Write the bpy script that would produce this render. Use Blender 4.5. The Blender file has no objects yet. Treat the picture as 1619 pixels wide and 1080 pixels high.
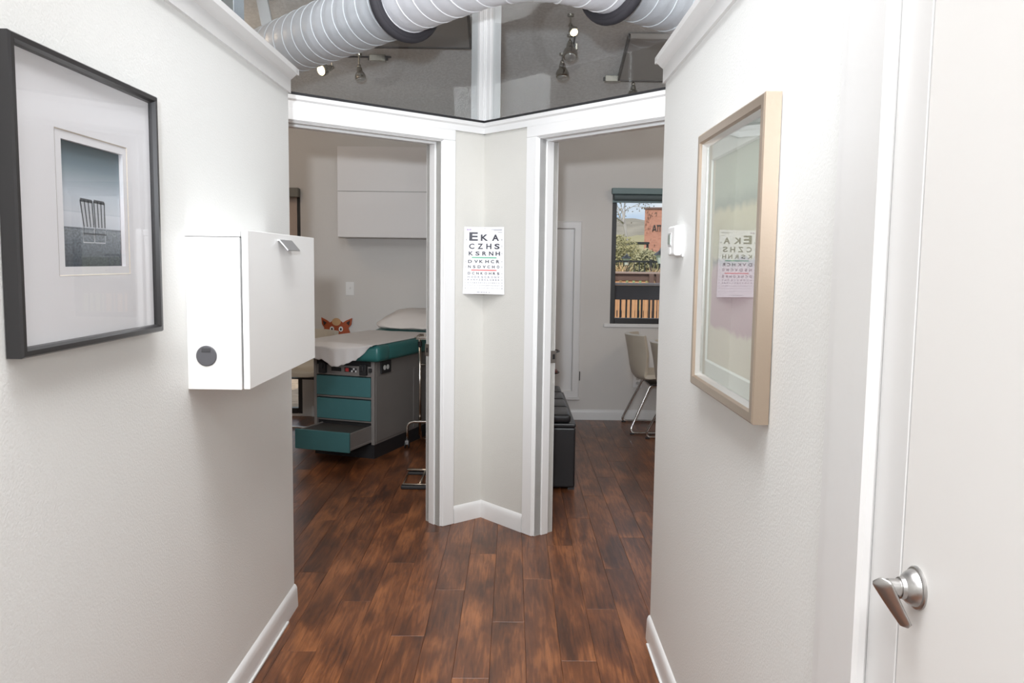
import bpy, bmesh, math, random
from mathutils import Vector, Matrix, noise
random.seed(7)
SC = bpy.context.scene
COL = SC.collection
PI = math.pi

# ------------------------------------------------------------------ camera
cam_d = bpy.data.cameras.new('camera')
cam = bpy.data.objects.new('camera', cam_d); COL.objects.link(cam)
cam_d.sensor_fit = 'HORIZONTAL'; cam_d.sensor_width = 36.0
cam_d.lens = 36.0 * 1322.97 / 1619.0
cam_d.clip_start = 0.02; cam_d.clip_end = 500
cp, cr = 0.09589, -0.012578
f_ = Vector((0, math.cos(cp), -math.sin(cp))); rt = Vector((1, 0, 0)); dn = f_.cross(rt)
rt2 = math.cos(cr) * rt + math.sin(cr) * dn
dn2 = -math.sin(cr) * rt + math.cos(cr) * dn
mw = Matrix.Identity(4)
for i in range(3):
    mw[i][0] = rt2[i]; mw[i][1] = -dn2[i]; mw[i][2] = -f_[i]
mw.translation = (0, 0, 1.42)
cam.matrix_world = mw
SC.camera = cam

# ------------------------------------------------------------------ exposure, sky, lights
SC.view_settings.view_transform = 'Standard'
SC.view_settings.look = 'None'
SC.view_settings.gamma = 1.0
SC.view_settings.use_curve_mapping = False
SC.view_settings.exposure = 0.0

def light(name, kind, loc, power, color, target=None, **kw):
    d = bpy.data.lights.new(name, kind); d.energy = power; d.color = color
    for k, v in kw.items(): setattr(d, k, v)
    o = bpy.data.objects.new(name, d); COL.objects.link(o); o.location = loc
    if target is not None:
        o.rotation_euler = (Vector(target) - Vector(loc)).to_track_quat('-Z', 'Y').to_euler()
    return o

w = bpy.data.worlds.new('sky'); SC.world = w; w.use_nodes = True
nt = w.node_tree; nt.nodes.clear()
wo = nt.nodes.new('ShaderNodeOutputWorld'); bg = nt.nodes.new('ShaderNodeBackground')
tc = nt.nodes.new('ShaderNodeTexCoord'); mp = nt.nodes.new('ShaderNodeMapping')
mp.inputs['Scale'].default_value = (2.2, 2.2, 7.0)
nz = nt.nodes.new('ShaderNodeTexNoise'); nz.inputs['Scale'].default_value = 1.6; nz.inputs['Detail'].default_value = 6
rp = nt.nodes.new('ShaderNodeValToRGB')
rp.color_ramp.elements[0].position = .40; rp.color_ramp.elements[0].color = (.42, .62, .90, 1)
rp.color_ramp.elements[1].position = .58; rp.color_ramp.elements[1].color = (.97, .98, 1.0, 1)
nt.links.new(tc.outputs['Generated'], mp.inputs[0]); nt.links.new(mp.outputs[0], nz.inputs['Vector'])
nt.links.new(nz.outputs[0], rp.inputs[0]); nt.links.new(rp.outputs[0], bg.inputs[0])
bg.inputs[1].default_value = 0.95
nt.links.new(bg.outputs[0], wo.inputs[0])

light('sun', 'SUN', (0, -20, 30), 3.2, (1, .95, .87), (8, 10, 0), angle=.009)
# photographer's flash just above the camera
light('camera_flash', 'SPOT', (-.10, -.22, 1.67), 480, (.87, .93, 1.0), (-.06, 4, 1.98), spot_size=math.radians(50), spot_blend=1.0, shadow_soft_size=.045)
# added fill lights for the hall's even ambient, unseen above the frame
light('hall_fill_light', 'AREA', (-.20, .75, 4.1), 145, (.97, .98, 1), (-.15, .95, 0), shape='RECTANGLE', size=1.2, size_y=2.2)
light('hall_fill_light_behind', 'AREA', (-.15, -1.6, 3.6), 98, (.97, .98, 1), (-.1, 1.5, 1.0), shape='RECTANGLE', size=1.2, size_y=1.2)
# area lights added out of view for the rooms' warm ambient
light('left_room_ambient', 'AREA', (-2.4, 5.7, 2.95), 9, (1, .78, .58), (-1.6, 6.2, 0), shape='SQUARE', size=.5)
light('right_room_ambient', 'AREA', (2.5, 5.4, 2.95), 9, (1, .80, .62), (1.4, 6.2, 0), shape='SQUARE', size=.5)

# ------------------------------------------------------------------ material helpers
MATS = {}
def srgb(r, g, b):
    f = lambda c: (c / 255 / 12.92) if c / 255 <= .04045 else ((c / 255 + .055) / 1.055) ** 2.4
    return (f(r), f(g), f(b), 1)
def mat(name, col, rough=.5, metal=0.0, bump=0.0, bscale=80.0, var=0.0, vscale=6.0, spec=.5, emit=None, coat=0.0):
    if name in MATS: return MATS[name]
    m = bpy.data.materials.new(name); m.use_nodes = True; MATS[name] = m
    n = m.node_tree; b = n.nodes['Principled BSDF']
    if len(col) == 3: col = (*col, 1)
    b.inputs['Base Color'].default_value = col
    b.inputs['Roughness'].default_value = rough; b.inputs['Metallic'].default_value = metal
    b.inputs['Specular IOR Level'].default_value = spec
    b.inputs['Coat Weight'].default_value = coat
    t = n.nodes.new('ShaderNodeTexCoord')
    if bump:
        z = n.nodes.new('ShaderNodeTexNoise'); z.inputs['Scale'].default_value = bscale; z.inputs['Detail'].default_value = 3
        u = n.nodes.new('ShaderNodeBump'); u.inputs['Strength'].default_value = bump; u.inputs['Distance'].default_value = .004
        n.links.new(t.outputs['Object'], z.inputs['Vector']); n.links.new(z.outputs[0], u.inputs['Height'])
        n.links.new(u.outputs[0], b.inputs['Normal'])
    if var:
        z = n.nodes.new('ShaderNodeTexNoise'); z.inputs['Scale'].default_value = vscale; z.inputs['Detail'].default_value = 4
        x = n.nodes.new('ShaderNodeMix'); x.data_type = 'RGBA'
        x.inputs[6].default_value = tuple(c * (1 - var) for c in col[:3]) + (1,)
        x.inputs[7].default_value = tuple(min(1, c * (1 + var)) for c in col[:3]) + (1,)
        n.links.new(t.outputs['Object'], z.inputs['Vector']); n.links.new(z.outputs[0], x.inputs[0])
        n.links.new(x.outputs[2], b.inputs['Base Color'])
    if emit:
        b.inputs['Emission Color'].default_value = (*emit[0], 1); b.inputs['Emission Strength'].default_value = emit[1]
    return m
def glass(name, tint=(1, 1, 1), ior=1.45, rough=0.0):
    m = bpy.data.materials.new(name); m.use_nodes = True; n = m.node_tree; n.nodes.clear()
    o = n.nodes.new('ShaderNodeOutputMaterial'); x = n.nodes.new('ShaderNodeMixShader')
    a = n.nodes.new('ShaderNodeBsdfTransparent'); g = n.nodes.new('ShaderNodeBsdfGlossy'); f = n.nodes.new('ShaderNodeFresnel')
    a.inputs[0].default_value = (*tint, 1); g.inputs['Roughness'].default_value = rough
    ge = n.nodes.new('ShaderNodeNewGeometry'); mr = n.nodes.new('ShaderNodeMapRange')   # thin pane: the same index from either face
    mr.inputs[3].default_value = ior; mr.inputs[4].default_value = 1/ior
    n.links.new(ge.outputs['Backfacing'], mr.inputs[0]); n.links.new(mr.outputs[0], f.inputs[0])
    n.links.new(f.outputs[0], x.inputs[0]); n.links.new(a.outputs[0], x.inputs[1]); n.links.new(g.outputs[0], x.inputs[2])
    n.links.new(x.outputs[0], o.inputs[0]); return m

WALL = mat('white wall paint', (.80, .805, .785), .55, bump=.16, bscale=170, var=.015, vscale=2)
GREIGE = mat('greige wall paint', (.64, .628, .588), .6, bump=.25, bscale=170)
ROOMW = mat('room wall paint', (.68, .655, .625), .6, bump=.2, bscale=150)
TRIM = mat('white trim gloss', (.77, .768, .76), .32)
DOORW = mat('white door paint', (.83, .82, .80), .4, var=.01, vscale=3)
CEIL = mat('textured ceiling', (.86, .85, .84), .9, bump=1.0, bscale=60, var=.28, vscale=48)
BLACK = mat('black rubber', (.018, .018, .02), .55)
BLKM = mat('black metal', (.02, .02, .022), .35)
CHROME = mat('chrome', (.75, .75, .75), .14, 1.0)
STEEL = mat('satin nickel', (.50, .49, .48), .32, 1.0)
CABW = mat('white laminate', (.84, .835, .82), .38)
GLOSSW = mat('glossy grey white lacquer', (.82, .80, .79), .08, coat=.5)
GLASS = glass('partition glass', (.965, .98, .985), 1.62)
PGLASS = glass('picture glass', (.99, .99, .99), 1.18)
PGLASS2 = glass('reflective picture glass', (.98, .99, .98), 1.6)
WGLASS = glass('window glass', (.96, .98, .98), 1.35)

# ------------------------------------------------------------------ mesh helpers
ID = lambda p: p
class MB:
    def __init__(s): s.v = []; s.f = []
    def add(s, vs, fs, T=None):
        k = len(s.v); T = T or ID
        s.v += [tuple(T(p)) for p in vs]; s.f += [tuple(i + k for i in f) for f in fs]
    def box(s, a, b, T=None):
        x0, y0, z0 = a; x1, y1, z1 = b
        s.add([(x0,y0,z0),(x1,y0,z0),(x1,y1,z0),(x0,y1,z0),(x0,y0,z1),(x1,y0,z1),(x1,y1,z1),(x0,y1,z1)],
              [(0,3,2,1),(4,5,6,7),(0,1,5,4),(1,2,6,5),(2,3,7,6),(3,0,4,7)], T)
    def prism(s, prof, p0, p1, ex, ey, T=None):
        """polygon profile [(a,b)] in axes ex,ey extruded from p0 to p1"""
        n = len(prof); p0 = Vector(p0); p1 = Vector(p1); ex = Vector(ex); ey = Vector(ey)
        vs = [p0 + ex*a + ey*b for a, b in prof] + [p1 + ex*a + ey*b for a, b in prof]
        fs = [tuple(range(n))[::-1], tuple(range(n, 2*n))] + [(i, (i+1) % n, n+(i+1) % n, n+i) for i in range(n)]
        s.add(vs, fs, T)
    def tube(s, pts, r, n=10, closed=False, T=None, caps=True):
        pts = [Vector(p) for p in pts]; m = len(pts)
        rs = r if isinstance(r, (list, tuple)) else [r]*m
        up = None; vs = []
        for i, p in enumerate(pts):
            a = pts[i-1] if (i > 0 or closed) else p
            b = pts[(i+1) % m] if (i < m-1 or closed) else p
            t = (b - a).normalized()
            if up is None:
                up = Vector((0,0,1)) if abs(t.z) < .9 else Vector((1,0,0))
            x = t.cross(up)
            if x.length < 1e-6: x = t.orthogonal()
            x.normalize(); y = x.cross(t).normalized(); up = y
            for k in range(n):
                c = 2*PI*k/n
                vs.append(p + (x*math.cos(c) + y*math.sin(c))*rs[i])
        fs = []
        for i in range(m if closed else m-1):
            j = (i+1) % m
            for k in range(n):
                fs.append((i*n+k, i*n+(k+1) % n, j*n+(k+1) % n, j*n+k))
        if caps and not closed:
            fs.append(tuple(range(n))[::-1]); fs.append(tuple((m-1)*n+k for k in range(n)))
        s.add(vs, fs, T)
    def lathe(s, prof, n=20, o=(0,0,0), ax=(0,0,1), T=None):
        """profile [(r,h)] spun about axis ax at o"""
        o = Vector(o); ax = Vector(ax).normalized(); x = ax.orthogonal().normalized(); y = ax.cross(x)
        vs = []; m = len(prof)
        for r, h in prof:
            for k in range(n):
                c = 2*PI*k/n; vs.append(o + ax*h + (x*math.cos(c) + y*math.sin(c))*max(r, 1e-5))
        fs = [(i*n+k, i*n+(k+1) % n, (i+1)*n+(k+1) % n, (i+1)*n+k) for i in range(m-1) for k in range(n)]
        fs.append(tuple(range(n))[::-1]); fs.append(tuple((m-1)*n+k for k in range(n)))
        s.add(vs, fs, T)
    def grid(s, fn, nu, nv, T=None):
        vs = [fn(i/(nu-1), j/(nv-1)) for i in range(nu) for j in range(nv)]
        fs = [(i*nv+j, (i+1)*nv+j, (i+1)*nv+j+1, i*nv+j+1) for i in range(nu-1) for j in range(nv-1)]
        s.add(vs, fs, T)
    def build(s, name, m, parent=None, smooth=False, bevel=0.0, seg=2, recalc=True):
        me = bpy.data.meshes.new(name)
        bm = bmesh.new()
        vv = [bm.verts.new(p) for p in s.v]
        for f in s.f:
            try: bm.faces.new([vv[i] for i in f])
            except ValueError: pass
        if recalc: bmesh.ops.recalc_face_normals(bm, faces=bm.faces)
        if bevel:
            es = [e for e in bm.edges if len(e.link_faces) == 2 and e.calc_face_angle(0) > .5]
            bmesh.ops.bevel(bm, geom=es, offset=bevel, segments=seg, profile=.5, affect='EDGES', clamp_overlap=True)
        off = Vector((0,0,0))
        if parent is None and s.v:
            xs = [v.co for v in bm.verts]
            off = Vector(((min(c.x for c in xs)+max(c.x for c in xs))/2, (min(c.y for c in xs)+max(c.y for c in xs))/2, min(c.z for c in xs)))
            for v in bm.verts: v.co -= off
        bm.to_mesh(me); bm.free()
        if m is not None: me.materials.append(m)
        if smooth:
            for p in me.polygons: p.use_smooth = True
        o = bpy.data.objects.new(name, me); COL.objects.link(o); o.location = off
        if parent is not None: o.parent = parent
        return o
def smooth_by_angle(o, a=.6):
    me = o.data
    for p in me.polygons: p.use_smooth = True
    bm = bmesh.new(); bm.from_mesh(me)
    for e in bm.edges:
        if len(e.link_faces) == 2 and e.calc_face_angle(0) > a: e.smooth = False
    bm.to_mesh(me); bm.free(); return o
def tag(o, label=None, cat=None, group=None, kind=None):
    if label: o['label'] = label
    if cat: o['category'] = cat
    if group: o['group'] = group
    if kind: o['kind'] = kind
    return o
def thing(name, loc, rz, label, cat, group=None):
    o = bpy.data.objects.new(name, None); COL.objects.link(o)
    o.location = loc; o.rotation_euler = (0, 0, rz); o.empty_display_size = .05
    return tag(o, label, cat, group)
def struct(o): o['kind'] = 'structure'; return o
def copy_tree(o, parent=None):
    c = o.copy(); COL.objects.link(c)
    if parent is not None: c.parent = parent
    for ch in list(o.children): copy_tree(ch, c)
    return c
def sbox(name, a, b, m, parent=None, bevel=0.0, T=None):
    q = MB(); q.box(a, b, T); return q.build(name, m, parent, bevel=bevel)
def rounded(pts, r, n=6):
    """polyline with its inner corners rounded"""
    pts = [Vector(p) for p in pts]; out = [pts[0]]
    for i in range(1, len(pts)-1):
        p = pts[i]; a = pts[i-1]-p; b = pts[i+1]-p
        rr = min(r, a.length*.45, b.length*.45)
        p0 = p + a.normalized()*rr; p1 = p + b.normalized()*rr
        for k in range(n+1):
            t = k/n; out.append(p0*(1-t)**2 + p*2*t*(1-t) + p1*t*t)
    out.append(pts[-1]); return out

# ------------------------------------------------------------------ geometry of the hub
C = Vector((-.161, 4.556, 0))
UA = Vector((-.7553, -.6554, 0)); NA = Vector((.6554, -.7553, 0))     # left angled wall: along, towards hall
UB = Vector((.6547, -.7559, 0)); NB = Vector((-.7559, -.6547, 0))     # right angled wall
def TA(p): return C + UA*p[0] + NA*p[1] + Vector((0,0,p[2]))
def TB(p): return C + UB*p[0] + NB*p[1] + Vector((0,0,p[2]))
LX, RX = -.878, .535
LEND, REND = 3.31, 3.05
FAR = 7.47
def ceil_z(y): return min(4.41, 2.62 + .30*(FAR - y))

# ------------------------------------------------------------------ floor
def floor_mat():
    m = bpy.data.materials.new('hand scraped brown floor'); m.use_nodes = True; n = m.node_tree; b = n.nodes['Principled BSDF']
    t = n.nodes.new('ShaderNodeTexCoord'); oi = n.nodes.new('ShaderNodeObjectInfo')
    ad = n.nodes.new('ShaderNodeVectorMath'); ad.operation = 'MULTIPLY_ADD'
    ad.inputs[1].default_value = (1, 1, 1)
    cx = n.nodes.new('ShaderNodeCombineXYZ'); mu = n.nodes.new('ShaderNodeMath'); mu.operation = 'MULTIPLY'; mu.inputs[1].default_value = 37
    n.links.new(oi.outputs['Random'], mu.inputs[0])
    for k in range(3): n.links.new(mu.outputs[0], cx.inputs[k])
    n.links.new(t.outputs['Object'], ad.inputs[0]); n.links.new(cx.outputs[0], ad.inputs[2])
    def noi(sc, scale, det, dist=0.0):
        mp = n.nodes.new('ShaderNodeMapping'); mp.inputs['Scale'].default_value = sc
        z = n.nodes.new('ShaderNodeTexNoise'); z.inputs['Scale'].default_value = scale; z.inputs['Detail'].default_value = det; z.inputs['Distortion'].default_value = dist
        n.links.new(ad.outputs[0], mp.inputs[0]); n.links.new(mp.outputs[0], z.inputs['Vector']); return z
    n1 = noi((1, .36, 1), 7, 6, .55); n2 = noi((1, .07, 1), 75, 6, .9)
    mx = n.nodes.new('ShaderNodeMath'); mx.operation = 'MULTIPLY_ADD'; mx.inputs[1].default_value = .60
    m2 = n.nodes.new('ShaderNodeMath'); m2.operation = 'MULTIPLY'; m2.inputs[1].default_value = .40
    n.links.new(n2.outputs[0], m2.inputs[0]); n.links.new(n1.outputs[0], mx.inputs[0]); n.links.new(m2.outputs[0], mx.inputs[2])
    rp = n.nodes.new('ShaderNodeValToRGB'); e = rp.color_ramp.elements
    e[0].position = .36; e[0].color = (.060, .022, .011, 1)
    e[1].position = .67; e[1].color = (.34, .128, .046, 1)
    k = e.new(.5); k.color = (.145, .050, .019, 1)
    n.links.new(mx.outputs[0], rp.inputs[0])
    hv = n.nodes.new('ShaderNodeHueSaturation'); mr = n.nodes.new('ShaderNodeMapRange'); mr.inputs[3].default_value = .90; mr.inputs[4].default_value = 1.10
    n.links.new(oi.outputs['Random'], mr.inputs[0]); n.links.new(mr.outputs[0], hv.inputs['Value'])
    n.links.new(rp.outputs[0], hv.inputs['Color']); n.links.new(hv.outputs[0], b.inputs['Base Color'])
    b.inputs['Roughness'].default_value = .31; b.inputs['Specular IOR Level'].default_value = .42
    n3 = noi((1, .22, 1), 26, 3, .4)
    bu = n.nodes.new('ShaderNodeBump'); bu.inputs['Strength'].default_value = .16; bu.inputs['Distance'].default_value = .005
    n.links.new(n3.outputs[0], bu.inputs['Height']); n.links.new(bu.outputs[0], b.inputs['Normal'])
    return m
FLOOR = floor_mat()
SUB = mat('dark floor joint', (.02, .010, .006), .7)
fl = MB(); fl.box((-3.4, -2.6, -.12), (3.4, 7.7, -.012)); floor = struct(fl.build('floor', SUB))
PW = .127
pcache = {}
def plank_mesh(L):
    k = round(L, 2)
    if k not in pcache:
        c = .0008; h = .0003; W2, L2 = PW/2-h, L/2-h
        vs = [(-W2,-L2,-.012),(W2,-L2,-.012),(W2,L2,-.012),(-W2,L2,-.012),
              (-W2,-L2,-c),(W2,-L2,-c),(W2,L2,-c),(-W2,L2,-c),
              (-W2+c,-L2+c,0),(W2-c,-L2+c,0),(W2-c,L2-c,0),(-W2+c,L2-c,0)]
        fs = [(0,1,5,4),(1,2,6,5),(2,3,7,6),(3,0,4,7),(4,5,9,8),(5,6,10,9),(6,7,11,10),(7,4,8,11),(8,9,10,11),(3,2,1,0)]
        me = bpy.data.meshes.new('plank'); me.from_pydata(vs, [], fs); me.materials.append(FLOOR); pcache[k] = me
    return pcache[k]
rf = random.Random(3)
x = -2.35; ci = 0
fo = floor.location
while x < 2.0:
    y = -2.5 + (1.22*((ci*.37) % 1)); first = True
    y0 = -2.5
    ys = [-2.5]
    yy = y if y > -2.45 else y+1.22
    while yy < FAR+.1: ys.append(yy); yy += 1.22
    ys.append(FAR+.12)
    for a, b in zip(ys, ys[1:]):
        if b < 1.9 or b-a < .05: continue
        o = bpy.data.objects.new('plank', plank_mesh(b-a)); COL.objects.link(o)
        o.parent = floor; o.location = Vector((x+PW/2, (a+b)/2, 0)) - fo
    x += PW; ci += 1
sq = MB()
sq.box((-3.3,-2.5,-.012),(-2.36,7.6,-.001)); sq.box((2.06,-2.5,-.012),(3.3,7.6,-.001)); sq.box((-2.35,-2.5,-.012),(2.05,.68,-.001))
o = sq.build('outer_boards', FLOOR, floor); o.location = -fo; o['kind'] = 'stuff'

# ------------------------------------------------------------------ walls
q = MB(); q.box((LX-.12, -2.5, 0), (LX, LEND, 2.06)); struct(q.build('wall_left', WALL))
DY0, DY1 = .26, 1.108     # door in the right wall
q = MB(); q.box((RX, DY1+.012, 0), (RX+.12, REND, 2.06)); q.box((RX, -2.5, 0), (RX+.12, DY0-.012, 2.06)); q.box((RX, DY0-.012, 2.052), (RX+.12, DY1+.012, 2.06))
struct(q.build('wall_right', WALL))
q = MB(); q.box((-3.3, -2.62, 0), (3.3, -2.5, 4.41)); struct(q.build('wall_front', WALL))
WT = .125
GT = 2.146
OA0, OA1, OH = .285, 1.20, 2.035
q = MB()
q.box((0, -WT, 0), (OA0, 0, 2.09), TA); q.box((OA1, -WT, 0), (3.2, 0, 2.09), TA); q.box((OA0, -WT, OH), (OA1, 0, 2.09), TA)
struct(q.build('wall_angled_left', GREIGE))
OB0, OB1 = .440, 1.34
q = MB()
q.box((0, -WT, 0), (OB0, 0, 2.09), TB); q.box((OB1, -WT, 0), (3.3, 0, 2.09), TB); q.box((OB0, -WT, OH), (OB1, 0, 2.09), TB)
struct(q.build('wall_angled_right', GREIGE))
# partition between the rooms, and outer walls
q = MB(); q.box((-.200, 4.745, 0), (-.115, FAR, 2.62)); q.prism([(4.745,2.62),(FAR,2.62),(4.745,ceil_z(4.745))], (-.200,0,0), (-.115,0,0), (0,1,0), (0,0,1)); struct(q.build('wall_partition', ROOMW))
q = MB(); q.box((-3.42, -2.6, 0), (-3.3, FAR+.13, 4.5)); struct(q.build('wall_left_outer', ROOMW))
q = MB(); q.box((3.3, -2.6, 0), (3.42, FAR+.13, 4.5)); struct(q.build('wall_right_outer', ROOMW))
# far wall with its two window openings
W1 = (.872, 2.20, .872, 2.062)     # right room window
W2 = (-3.05, -1.885, .02, 2.03)    # left room window, floor length
q = MB(); Y0, Y1 = FAR, FAR+.13
for a, b, z0, z1 in ((-3.3, W2[0], 0, 2.7), (W2[0], W2[1], 0, W2[2]), (W2[0], W2[1], W2[3], 2.7), (W2[1], W1[0], 0, 2.7),
                     (W1[0], W1[1], 0, W1[2]), (W1[0], W1[1], W1[3], 2.7), (W1[1], 3.3, 0, 2.7)):
    q.box((a, Y0, z0), (b, Y1, z1))
struct(q.build('wall_back', ROOMW))
# sloped ceiling with the roof above it
q = MB()
yb = FAR+.13; yr = FAR - (4.41-2.62)/.30
q.prism([(yb, 2.62-.30*.13), (yr, 4.41), (-2.62, 4.41), (-2.62, 4.60), (yr, 4.60), (yb+.5, 2.70)], (-3.42,0,0), (3.42,0,0), (0,1,0), (0,0,1))
struct(q.build('ceiling', CEIL))

# ------------------------------------------------------------------ trim
tn = [0]
def trim(q, m=TRIM, bevel=.002, kindname='trim'):
    tn[0] += 1
    return struct(q.build('%s_%d' % (kindname, tn[0]), m, bevel=bevel, seg=1))
# caps on the partial hall walls (frieze, step, projecting nosing)
cap = [(0,.0),(.010,.0),(.010,.052),(.018,.056),(.034,.072),(.036,.094),(-.155,.094),(-.155,.072),(-.13,.05),(-.13,0),(-.12,0),(-.12,.03),(0,.03)]
cap = [(0,0),(.010,0),(.010,.050),(.020,.058),(.036,.074),(.036,.094),(-.156,.094),(-.156,.074),(-.130,.050),(-.130,0),(-.12,0),(-.12,.004),(0,.004)]
q = MB(); q.prism(cap, (LX, -2.5, 2.056), (LX, LEND+.006, 2.056), (1,0,0), (0,0,1)); q.box((LX-.156, LEND, 2.128), (LX+.036, LEND+.03, 2.150)); trim(q, bevel=0)
q = MB(); q.prism(cap, (RX, -2.5, 2.056), (RX, REND+.006, 2.056), (-1,0,0), (0,0,1)); q.box((RX-.036, REND, 2.128), (RX+.156, REND+.03, 2.150)); trim(q, bevel=0)
# baseboards
bb = [(0,0),(.014,0),(.014,.010),(.012,.060),(.011,.078),(.006,.090),(0,.094)]
def base(side, p0, p1, n, m=TRIM):
    q = MB(); q.prism(bb, p0, p1, n, (0,0,1))
    struct(smooth_by_angle(q.build('baseboard_'+side, m)))
base('left', (LX, -2.5, 0), (LX, LEND+.004, 0), (1,0,0))
base('right', (RX, DY1+.27, 0), (RX, REND+.004, 0), (-1,0,0))
base('angled_left', TA((.0,0,0)), TA((.198,0,0)), NA)
base('angled_right', TB((.0,0,0)), TB((.35,0,0)), NB)
base('back_right', (-.105, FAR, 0), (3.3, FAR, 0), (0,-1,0))
base('back_left', (-1.80, FAR, 0), (-.215, FAR, 0), (0,-1,0))
# shoe strips along the hall baseboards
q = MB(); q.box((LX+.012, -2.5, .0), (LX+.021, LEND-.16, .008)); trim(q, bevel=.001)
q = MB(); q.box((RX-.021, DY1+.27, .0), (RX-.012, REND-.05, .008)); trim(q, bevel=.001)
# sill band on both angled walls
sill = [(0,0),(.016,0),(.016,.030),(.024,.038),(.026,.054),(.022,.056),(-.155,.056),(-.155,.0)]
for T, U, N, L in ((TA, UA, NA, 3.2), (TB, UB, NB, 3.3)):
    q = MB(); q.prism(sill, T((-.02,0,2.09)), T((L,0,2.09)), N, (0,0,1)); trim(q, bevel=0)
# door casings: stepped profile, mitred by overlap
def casing(T, a, b, h, wd=.083):
    q = MB()
    t = .017
    for s0, s1 in ((a-wd, a-.007), (b+.007, b+wd)): q.box((s0, 0, 0), (s1, t, h+.007), T)
    q.box((a-wd, 0, h+.007), (b+wd, t, 2.091), T)
    for s0, s1 in ((a-.020, a-.004), (b+.004, b+.020)): q.box((s0, 0, 0), (s1, t*.55, h+.016), T)
    q.box((a-.02, 0, h+.002), (b+.02, t*.55, h+.02), T)
    trim(q, bevel=.003)
    q = MB()   # jambs with the stop
    for s0, s1, e in ((a-.02, a, 1), (b, b+.02, -1)):
        q.box((s0, -WT-.004, 0), (s1, .002, h+.004), T)
        e0 = a if e > 0 else b
        q.box((min(e0, e0+e*.011), -WT+.038, 0), (max(e0, e0+e*.011), -.040, h), T)
    q.box((a-.02, -WT-.004, h-.002), (b+.02, .002, h+.018), T)
    q.box((a, -WT+.038, h-.013), (b, -.040, h-.002), T)
    trim(q, bevel=.0015)
casing(TA, OA0, OA1, 2.028)
casing(TB, OB0, OB1, 2.028)
# strike plates on the jambs
def strike(T, u, e, z, lab):
    t = thing('strike_plate', T((u, -WT+.02, z)), 0, lab, 'strike plate')
    b0 = t.location
    q = MB(); q.box((min(u, u+e*.003), -WT-.010, z-.032), (max(u, u+e*.003), -WT+.030, z+.032), lambda p: T(p)-b0); q.build('plate', STEEL, t, bevel=.001)
    q = MB(); q.box((min(u+e*.0015, u+e*.0036), -WT+.001, z-.013), (max(u+e*.0015, u+e*.0036), -WT+.017, z+.013), lambda p: T(p)-b0); q.build('latch_hole', BLKM, t)
strike(TA, OA0, 1, .94, 'nickel strike plate on the left doorway jamb by the chrome stand')
strike(TB, OB0, 1, .93, 'nickel strike plate on the right doorway jamb above the black bench')

# ------------------------------------------------------------------ glass above the angled walls
ZC, DR = 2.690, .165
RCA, RCB = .500, .905           # where the duct goes through
def pane(name, T, u0, u1, zb, top, uc, lab):
    # rectangle with a round hole, two faces
    N = 48; R = DR+.004
    def outer(a):
        c, s = math.cos(a), math.sin(a); k = []
        if c > 1e-6: k.append((u1-uc)/c)
        if c < -1e-6: k.append((u0-uc)/c)
        if s > 1e-6: k.append((top-ZC)/s)
        if s < -1e-6: k.append((zb-ZC)/s)
        r = min(k); return (uc+c*r, ZC+s*r)
    angs = [2*PI*i/N for i in range(N)]
    for cu, cz in ((u0,zb),(u1,zb),(u1,top),(u0,top)): angs.append(math.atan2(cz-ZC, cu-uc) % (2*PI))
    angs = sorted(angs); n = len(angs); q = MB(); vs = []
    for wv in (-.026, -.020):
        for a in angs: u, z = outer(a); vs.append((u, wv, z))
        for a in angs: vs.append((uc+R*math.cos(a), wv, ZC+R*math.sin(a)))
    fs = []
    for k in range(n):
        j = (k+1) % n
        fs += [(k, j, n+j, n+k), (2*n+k, 3*n+k, 3*n+j, 2*n+j), (k, 2*n+k, 2*n+j, j), (n+k, n+j, 3*n+j, 3*n+k)]
    q.add(vs, fs, T); o = q.build(name, GLASS); tag(o, lab, 'glass pane'); return o
def ztop(T, u): return ceil_z(T((u, 0, 0)).y) - .01
pane('glass_pane', TA, .026, 1.95, GT+.002, ztop(TA, .06)-.02, RCA, 'clear glass pane above the left doorway with the duct passing through')
pane('glass_pane', TB, .032, 2.3, GT+.002, ztop(TB, .06)-.02, RCB, 'clear glass pane above the right doorway with the duct passing through')
for T, L in ((TA, 1.95), (TB, 2.3)):
    q = MB(); q.box((.0, -.060, GT), (L, .016, GT+.013), T); struct(q.build('trim_%d' % (tn[0]+1), BLACK)); tn[0] += 1
# corner post
q = MB()
zt = ceil_z(C.y)-.004
q.box((0, -.08, GT), (.030, -.006, zt), TA); q.box((0, -.08, GT), (.036, -.006, zt), TB)
q.box((0.0, -.006, GT), (.012, .006, zt), TA); q.box((0.0, -.006, GT), (.012, .006, zt), TB)
trim(q, bevel=.002)

# ------------------------------------------------------------------ duct
DUCTW = mat('white vinyl duct', (.80, .815, .86), .38, bump=.25, bscale=35)
RIBW = mat('pale duct wire', (.85, .86, .88), .4)
pA = TA((RCA,0,ZC)); pB = TB((RCB,0,ZC))
# elbow point where both axes meet
det = NA.x*(-NB.y) - (-NB.x)*NA.y
dx, dy = pB.x-pA.x, pB.y-pA.y
tA = (dx*(-NB.y) - (-NB.x)*dy)/det
EL = pA + NA*tA
Pl = pA - NA*2.4; Pr = pB - NB*1.5
path = []
def addseg(a, b, n):
    for i in range(n): path.append(a.lerp(b, i/n))
bend = .42
da = (pA-EL).normalized(); db = (pB-EL).normalized()
e0 = EL + da*bend; e1 = EL + db*bend
raw = []
for i in range(200): raw.append(Pl.lerp(e0, i/200))
for i in range(40):
    t = i/40; raw.append(e0*(1-t)**2 + EL*2*t*(1-t) + e1*t*t)
for i in range(201): raw.append(e1.lerp(Pr, i/200))
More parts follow.
